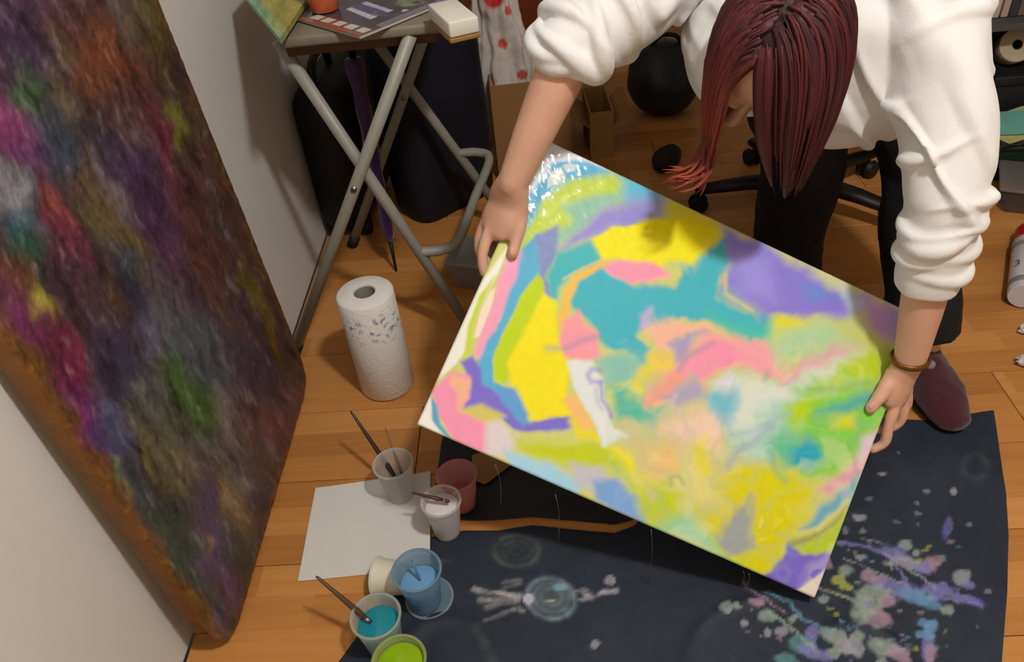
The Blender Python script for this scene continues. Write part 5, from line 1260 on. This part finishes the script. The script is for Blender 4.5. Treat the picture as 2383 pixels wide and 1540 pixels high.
    chain([cv(1144, 480, -0.018), cv(1130, 510, -0.042), cv(1135, 560, -0.060), cv(1175, 590, -0.058), cv(1212, 592, -0.042)], 0.0100, 0.0076)  # ring
    chain([cv(1150, 465, -0.026), cv(1145, 490, -0.050), cv(1165, 530, -0.066), cv(1200, 552, -0.060), cv(1232, 552, -0.044)], 0.0090, 0.0068)  # little
    pL = [wrL, cv(2100, 872, 0.018), cv(2088, 912, 0.006)]
    parts.append(tube(catmull(pL, 8), np.interp(np.linspace(0, 1, 8), [0, .4, 1], [0.026, 0.034, 0.034]), 18, R2=np.interp(np.linspace(0, 1, 8), [0, .4, 1], [0.021, 0.020, 0.016]), uref=nrm(cv(2050, 900, 0.02)-cv(2120, 900, -0.03)), dome=True))
    chain([cv(2082, 870, 0.022), cv(2064, 898, 0.021), cv(2046, 924, 0.017), cv(2026, 950, 0.0095)], 0.0150, 0.0095)    # thumb
    chain([cv(2086, 905, 0.006), cv(2080, 950, 0.000), cv(2068, 990, -0.010), cv(2058, 1030, -0.024), cv(2030, 1045, -0.034)], 0.0108, 0.0082)  # index
    chain([cv(2100, 905, -0.006), cv(2102, 950, -0.018), cv(2090, 985, -0.034), cv(2055, 998, -0.042), cv(2015, 1000, -0.038)], 0.0105, 0.0080) # middle
    chain([cv(2108, 895, -0.018), cv(2112, 932, -0.036), cv(2098, 958, -0.052), cv(2060, 965, -0.054), cv(2022, 962, -0.042)], 0.0100, 0.0076)  # ring
    chain([cv(2110, 880, -0.028), cv(2114, 905, -0.048), cv(2100, 925, -0.062), cv(2065, 930, -0.060), cv(2035, 928, -0.046)], 0.0090, 0.0068)  # little
    # legs and feet
    knL, anL = A([0.700, 1.36, 0.47]), A([0.745, 1.245, 0.085])
    knR, anR = A([0.495, 1.42, 0.47]), A([0.508, 1.415, 0.085])
    for h_, k_, a_, ft in ((hipL, knL, anL, A([0.745, 1.105, 0.035])), (hipR, knR, anR, A([0.500, 1.275, 0.035]))):
        parts.append(tube(catmull([h_, h_*0.5+k_*0.5+A([0, -0.01, 0]), k_, k_*0.55+a_*0.45+A([0, 0.012, 0]), a_], 16), np.interp(np.linspace(0, 1, 16), [0, .25, .5, .68, 1], [0.085, 0.075, 0.055, 0.052, 0.036]), 20, dome=True))
        hl_ = a_+(a_-ft)*A([0.28, 0.28, 0])+A([0, 0, -0.045])
        parts.append(tube([hl_, a_*0.6+ft*0.4-A([0, 0, 0.034]), a_*0.15+ft*0.85], [0.026, 0.028, 0.024], 16, R2=[0.028, 0.026, 0.016], uref=(1, 0, 0), dome=True))
    V, F, Nn = voxel(parts, 0.0034, 5, 0.5)
    obj('body', (V, F), m_skin, t)
    # nails of the two thumbs that show
    m_nail = mat('nail', (214, 160, 140), 0.2, var=0.03)
    for p, q in ((cv(1195, 575, 0.0185), cv(1192, 594, 0.0165)), (cv(2036, 938, 0.0205), cv(2027, 949, 0.0175))):
        d = nrm(q-p); Mn = np.stack([np.cross(d, EN), d, EN], 1)
        obj('thumb_nail', ellipsoid((p+q)/2, (0.0058, 0.0080, 0.0022), 14, 8, Mn), m_nail, t)

    # ---- sweatshirt: trunk and two pushed up sleeves in one skin, folds pushed into the surface
    m_sw = mat('white_sweatshirt', (228, 227, 226), 0.85, var=0.02, scale=8, bump=0.25, bscale=700, sheen=0.2)
    sw = []
    tr2 = catmull([neck+A([0.005, 0.045, -0.02]), A([0.385, 1.28, 0.850]), A([0.40, 1.36, 0.840]), A([0.42, 1.48, 0.86]), A([0.45, 1.66, 0.90])], 18)
    s18 = np.linspace(0, 1, 18)
    sw.append(tube(tr2, np.interp(s18, [0, .15, .35, .7, 1], [0.105, 0.185, 0.200, 0.185, 0.190]), 40, R2=np.interp(s18, [0, .15, .35, .7, 1], [0.075, 0.115, 0.130, 0.125, 0.135]), uref=(1, -0.2, 0), dome=True))
    # loose cloth hanging below the chest
    sw.append(ellipsoid((0.465, 1.175, 0.735), (0.125, 0.095, 0.150), 30, 20, rotz(-14)))
    sw.append(ellipsoid((0.330, 1.200, 0.765), (0.105, 0.085, 0.118), 26, 18, rotz(-14)))
    sw.append(tube([shR+A([-0.01, 0, 0]), neck*0.5+shR*0.5, neck+A([0, 0.03, 0]), neck*0.5+shL*0.5, shL+A([0.01, 0, 0])], [0.076, 0.078, 0.08, 0.078, 0.080], 24, dome=True))
    cuR = elR+(wrR-elR)*0.06; cuL = elL+(wrL-elL)*0.40
    def fold_ring(c_, ax, R, r, ph, wob=0.10, flat=1.0, skew=0.0):
        """one soft roll of cloth round the arm"""
        Mr = basis(ax); th_ = np.linspace(0, 2*math.pi, 49)
        rad = R*(1+wob*0.5*np.sin(2*th_+ph)+wob*0.4*np.sin(3*th_+2.1*ph))
        P = c_+(Mr@np.stack([rad*np.cos(th_), rad*np.sin(th_)*flat, skew*np.sin(th_+ph)+0.006*np.sin(2*th_+1.3*ph)])).T
        sw.append(tube(P, r*(0.80+0.35*np.sin(th_+ph*1.7)), 12, caps=False))
    def sleeve(s, e, c, r_up, r_lo, rolls, bias):
        P1 = catmull([s, s*0.5+e*0.5+bias, e], 24); q1 = np.linspace(0, 1, 24)
        sw.append(tube(P1, np.interp(q1, [0, .4, 1], r_up), 40, dome=True))
        P2 = catmull([e, e*0.5+c*0.5, c], 12); q2 = np.linspace(0, 1, 12)
        sw.append(tube(P2, np.interp(q2, [0, 1], r_lo), 40, dome=False))
        PP = catmull([s, s*0.5+e*0.5+bias, e, e*0.5+c*0.5, c], 101); T, _, _ = frames(PP)
        # a gentle bend for the axes of the rolls so that they fan round the elbow
        Ts = A([np.mean(T[max(0, i-14):i+15], 0) for i in range(101)]); Ts /= np.linalg.norm(Ts, axis=1)[:, None]
        for pos, R, r, ph, tilt in rolls:
            i = int(pos*100); fold_ring(PP[i], nrm(Ts[i]+A(tilt)), R, r, ph, skew=0.012)
    sleeve(shR, elR, cuR, [0.078, 0.070, 0.052], [0.046, 0.040],
           [(0.30, 0.060, .012, 0.4, (0.1, 0, .25)), (0.40, 0.056, .014, 1.3, (0.0, .1, .2)), (0.485, 0.053, .013, 2.6, (.15, 0, .0)), (0.56, 0.050, .015, 0.9, (0, .1, 0)), (0.63, 0.048, .014, 2.2, (0, 0, .15)),
            (0.70, 0.043, .013, 3.3, (.1, .1, 0)), (0.78, 0.039, .012, 0.2, (0, 0, .1)), (0.86, 0.036, .011, 1.7, (.1, 0, 0))], A([-0.01, -0.02, -0.015]))
    sleeve(shL, elL, cuL, [0.078, 0.071, 0.056], [0.053, 0.047],
           [(0.16, 0.066, .013, 0.5, (.3, 0, .2)), (0.27, 0.062, .013, 1.7, (.35, 0, .1)), (0.38, 0.056, .012, 2.8, (.3, .1, 0)), (0.49, 0.049, .013, 0.8, (.3, 0, .1)), (0.60, 0.047, .013, 2.1, (.25, .1, .1)),
            (0.69, 0.045, .014, 3.4, (.3, 0, 0)), (0.77, 0.044, .014, 1.1, (.25, .1, 0)), (0.85, 0.043, .013, 2.5, (.2, 0, 0)), (0.93, 0.041, .012, 0.3, (.15, 0, 0))], A([0.012, -0.005, 0.0]))
    for c_, d_, r_ in ((cuR, nrm(wrR-elR), 0.0405), (cuL, nrm(wrL-elL), 0.0475)):   # snug cuffs
        sw.append(tube([c_-d_*0.014, c_-d_*0.004, c_+d_*0.012, c_+d_*0.026, c_+d_*0.030], [r_-0.003, r_, r_-0.0005, r_-0.0025, r_-0.005], 48, disp=lambda S_, T_: 0.0010*np.sin(5*T_)))
    V, F, Nn = voxel(sw, 0.0036, 3, 0.5)
    # long drapes over chest and back, finer creases everywhere
    q = V.copy()
    d1 = fbm(np.stack([q[:, 0]*9+q[:, 2]*5, q[:, 1]*5, q[:, 2]*3+2.0], 1), 3)
    ridge = 1-np.abs(noise3(np.stack([q[:, 0]*15+q[:, 2]*9+0.8*d1, q[:, 1]*8-q[:, 2]*7, q[:, 2]*3+4.0], 1)))
    rr = sstep(0.72, 1.0, ridge)
    keep = sstep(0.045, 0.11, np.linalg.norm(V-cuR, axis=1))*sstep(0.05, 0.12, np.linalg.norm(V-cuL, axis=1))
    V = V+Nn*((0.0050*d1+0.0105*rr-0.003)*keep)[:, None]
    swo = obj('sweatshirt', (V, F), m_sw, t)
    # ---- black trousers
    m_tr = mat('black_trousers', (17, 18, 23), 0.8, var=0.2, scale=20, bump=0.2, bscale=500)
    tp = [tube(catmull([hipL*0.5+hipR*0.5+A([0, -0.02, 0.06]), hipL*0.5+hipR*0.5+A([0, 0.0, -0.04])], 4), 0.175, 30, R2=0.13, uref=(1, 0, 0), dome=True)]
    for h_, k_, a_ in ((hipL, knL, anL), (hipR, knR, anR)):
        P = catmull([h_, h_*0.5+k_*0.5+A([0, -0.01, 0]), k_, k_*0.55+a_*0.45+A([0, 0.012, 0]), a_+A([0, 0.005, 0.02])], 40)
        tp.append(tube(P, np.interp(np.linspace(0, 1, 40), [0, .25, .5, .7, 1], [0.106, 0.096, 0.080, 0.076, 0.068]), 30, dome=False, disp=lambda S_, T_: 0.004*np.exp(-((S_-0.5)/.05)**2)*np.sin(3*T_)+0.004*np.exp(-((S_-0.93)/.03)**2)))
    V, F, Nn = voxel(tp, 0.006, 3)
    V = V+Nn*(0.004*fbm(V*16, 3))[:, None]
    obj('trousers', (V, F), m_tr, t)
    # ---- maroon slippers
    m_sl = mat('maroon_felt', (74, 20, 34), 0.9, var=0.25, scale=60, bump=0.5, bscale=260, col2=(50, 16, 28), sheen=0.4)
    for a_, ft in ((anL, A([0.752, 1.108, 0.035])), (anR, A([0.502, 1.272, 0.035]))):
        d = nrm((ft-a_)*A([1, 1, 0])); hl_ = a_-d*0.045
        P = [A([*(hl_+d*k)[:2], z]) for k, z in ((0.0, 0.045), (0.045, 0.048), (0.10, 0.044), (0.15, 0.038), (0.195, 0.030))]
        up = voxel([tube(catmull(P, 16), np.interp(np.linspace(0, 1, 16), [0, .4, .75, 1], [0.042, 0.046, 0.052, 0.040]), 24, R2=np.interp(np.linspace(0, 1, 16), [0, .4, .75, 1], [0.040, 0.043, 0.035, 0.025]), uref=(d[1], -d[0], 0), dome=True)], 0.005, 3)
        Vv = up[0]; Vv[:, 2] = np.maximum(Vv[:, 2], 0.010)
        Vv = Vv+up[2]*(0.002*fbm(Vv*40, 2))[:, None]; Vv[:, 2] = np.maximum(Vv[:, 2], 0.008)
        so = obj('slipper', (Vv, up[1]), m_sl, t)
        sole = A([0, 0, 0.0])
        th = np.linspace(0, 2*math.pi, 40, endpoint=False); sd_ = A([d[1], -d[0], 0])
        out = [hl_+d*(0.090+0.128*math.cos(q))+sd_*((0.043+0.008*math.cos(q))*math.sin(q)) for q in th]
        obj('sole', prism([(p[0], p[1]) for p in out], 0.0062, 0.014), m_cap, so, smooth=False)
    # ---- bracelet on the wrist
    m_br = mat('brass_bracelet', (128, 90, 40), 0.35, var=0.2, metal=0.7)
    dW = nrm(wrL-elL); wc_ = wrL-dW*0.004; Mb = basis(dW)
    th = np.linspace(0, 2*math.pi, 41)
    ring = A([wc_+Mb@A([0.0285*math.cos(q), 0.0255*math.sin(q), 0.002*math.sin(q)]) for q in th])
    obj('bracelet', tube(ring, 0.0052, 10, R2=0.0030, uref=dW, caps=False), m_br, t)
    obj('bracelet_bead', ellipsoid(wc_+Mb@A([0.030, 0.010, 0.008]), (0.007, 0.007, 0.007), 14, 10), cup_mat('glass_bead', (220, 225, 230), 0.4), t)

    # ---- hair: a scalp layer and hanging locks that part at one side and fall with gravity
    rs = np.random.default_rng(11)
    RAD = A([0.077, 0.096, 0.093]); C0 = hl(0, -0.014, 0.024)
    def inside_push(p):
        l = MH.T@(p-C0); e = l/RAD; n_ = np.linalg.norm(e)
        if n_ < 1.0: l = l/n_; return C0+MH@l
        l2 = MH.T@(p-hl(0, 0.030, -0.045)); r2 = A([0.064, 0.066, 0.084]); n2_ = np.linalg.norm(l2/r2)
        if n2_ < 1.0: return hl(0, 0.030, -0.045)+MH@(l2/n2_)
        return p
    hv = []; hf = []; hc = []; nv = 0
    G = A([0, 0, -1.0])
    part_x = HAIR_PART*0.080
    def add_lock(P, r0, cA, cB, flat, nrmv):
        nonlocal nv
        k = len(P); sq = np.linspace(0, 1, k)
        R = r0*np.interp(sq, [0, .15, .6, 1], [0.7, 1.0, 0.9, 0.12])
        v, f = tube(P, R, 6, True, R*flat, uref=nrmv)
        hv.append(v); hf.extend([tuple(i+nv for i in q_) for q_ in f]); nv += len(v)
        c = (cA[None]*(1-sq[:, None]**1.5)+cB[None]*sq[:, None]**1.5)*rs.uniform(0.88, 1.14)
        hc.append(np.repeat(c, 6, 0))
    dk, md_, rd, org = lin((58, 28, 34)), lin((82, 38, 40)), lin((80, 34, 37)), lin((150, 68, 46))
    nl = 0; ends2 = []
    while nl < 900:
        wide = nl < 330                                                     # broad under-layer first, fine locks over it
        d = rs.normal(size=3); d /= np.linalg.norm(d)
        if d[1] > 0.42-0.25*max(0, -d[2]) or d[2] < -0.55: continue        # no roots on the face or under the skull
        if nl % 5 < 2 and d[0] > HAIR_PART: continue                        # enough locks on the narrow side of the parting
        p = C0+MH@(d*RAD*(1.0 if wide else 1.02)); side = 1.0 if d[0] > HAIR_PART else -1.0
        tang = SD*side*(1.0-0.4*abs(d[0]))*(0.45 if (d[1] > 0.1 and side > 0) else 1.0)+FD*(0.45 if d[1] > -0.2 else 0.05)-UD*0.25
        nn_ = nrm(MH@(d/RAD)); tang = nrm(tang-nn_*(tang@nn_)+nn_*0.05)
        v = tang; P = [p.copy()]
        ns = 20; st = 0.30/ns; wob = rs.normal(size=3)*0.05
        zend = (0.600 if side > 0 else 0.650)+abs(rs.normal(0, 0.05))
        for k in range(ns):
            pull = 0.24+0.025*k
            v = nrm(v*(1-pull)+G*pull+wob*0.12*math.sin(k*0.6))
            p = p+v*st; p = inside_push(p)
            if p[2] < zend: break
            P.append(p.copy())
        if len(P) < 6: continue
        P = A(P); ns_ = len(P)
        tgt = HAIR_TGT if side > 0 else HAIR_TGT2
        # locks gather towards the ends
        hfrac = np.clip((C0[2]-P[:, 2])/(C0[2]-tgt[2]), 0, 1)[:, None]**1.7*(0.72 if side > 0 else 0.5)
        P[:, :2] = P[:, :2]*(1-hfrac)+tgt[None, :2]*hfrac
        cB = md_ if side > 0 else org
        add_lock(P, rs.uniform(0.010, 0.015) if wide else rs.uniform(0.0028, 0.0062), dk if rs.random() < 0.4 else (rd if side > 0 else md_), cB, 0.22 if wide else rs.uniform(0.35, 0.6), np.cross(nn_, tang) if wide else nn_)
        if side < 0 and not wide: ends2.append(P[-4:])
        nl += 1
    # flicked out ends
    low = sorted(ends2, key=lambda q_: q_[-1][2])[:60]
    for k in range(70):
        e4 = low[k % len(low)]; a = e4[-1]
        tip = a+A([rs.uniform(-0.060, 0.006), rs.uniform(-0.025, 0.01), rs.uniform(-0.055, -0.012)])
        P = catmull([e4[0], e4[2], a, (a+tip)/2+A([0.002, 0, -0.010]), tip], 12)
        add_lock(P, rs.uniform(0.003, 0.0060), md_, org, 0.5, A([0, 1, 0.2]))
    m_hair = vcol_mat('red_hair', rough=0.52, bump=0.5, bscale=1.0, spec=0.22, var=0.25, bdist=0.002, stretch=(260, 260, 24))
    hair = obj('hair', (np.concatenate(hv), hf), m_hair, t, cols=np.clip(np.concatenate(hc), 0, 1))
    # close-fitting layer so that no scalp shows between the locks
    def capf(Vq):
        return Vq
    Vc, Fc = ellipsoid(C0, RAD*0.985, 40, 28, MH)
    loc = ((Vc-C0)@MH)/RAD
    ok = ~((loc[:, 1] > 0.40) | (loc[:, 2] < -0.62))
    Fk = [f for f in Fc if all(ok[i] for i in f)]
    obj('hair_base', (Vc, Fk), mat('dark_red_hair', (48, 22, 26), 0.5, var=0.3, scale=60), hair)
    return t
HAIR_PART = -0.40
HAIR_TGT = np.array([0.345, 1.02, 0.60])
HAIR_TGT2 = np.array([0.222, 1.030, 0.66])
build_person()
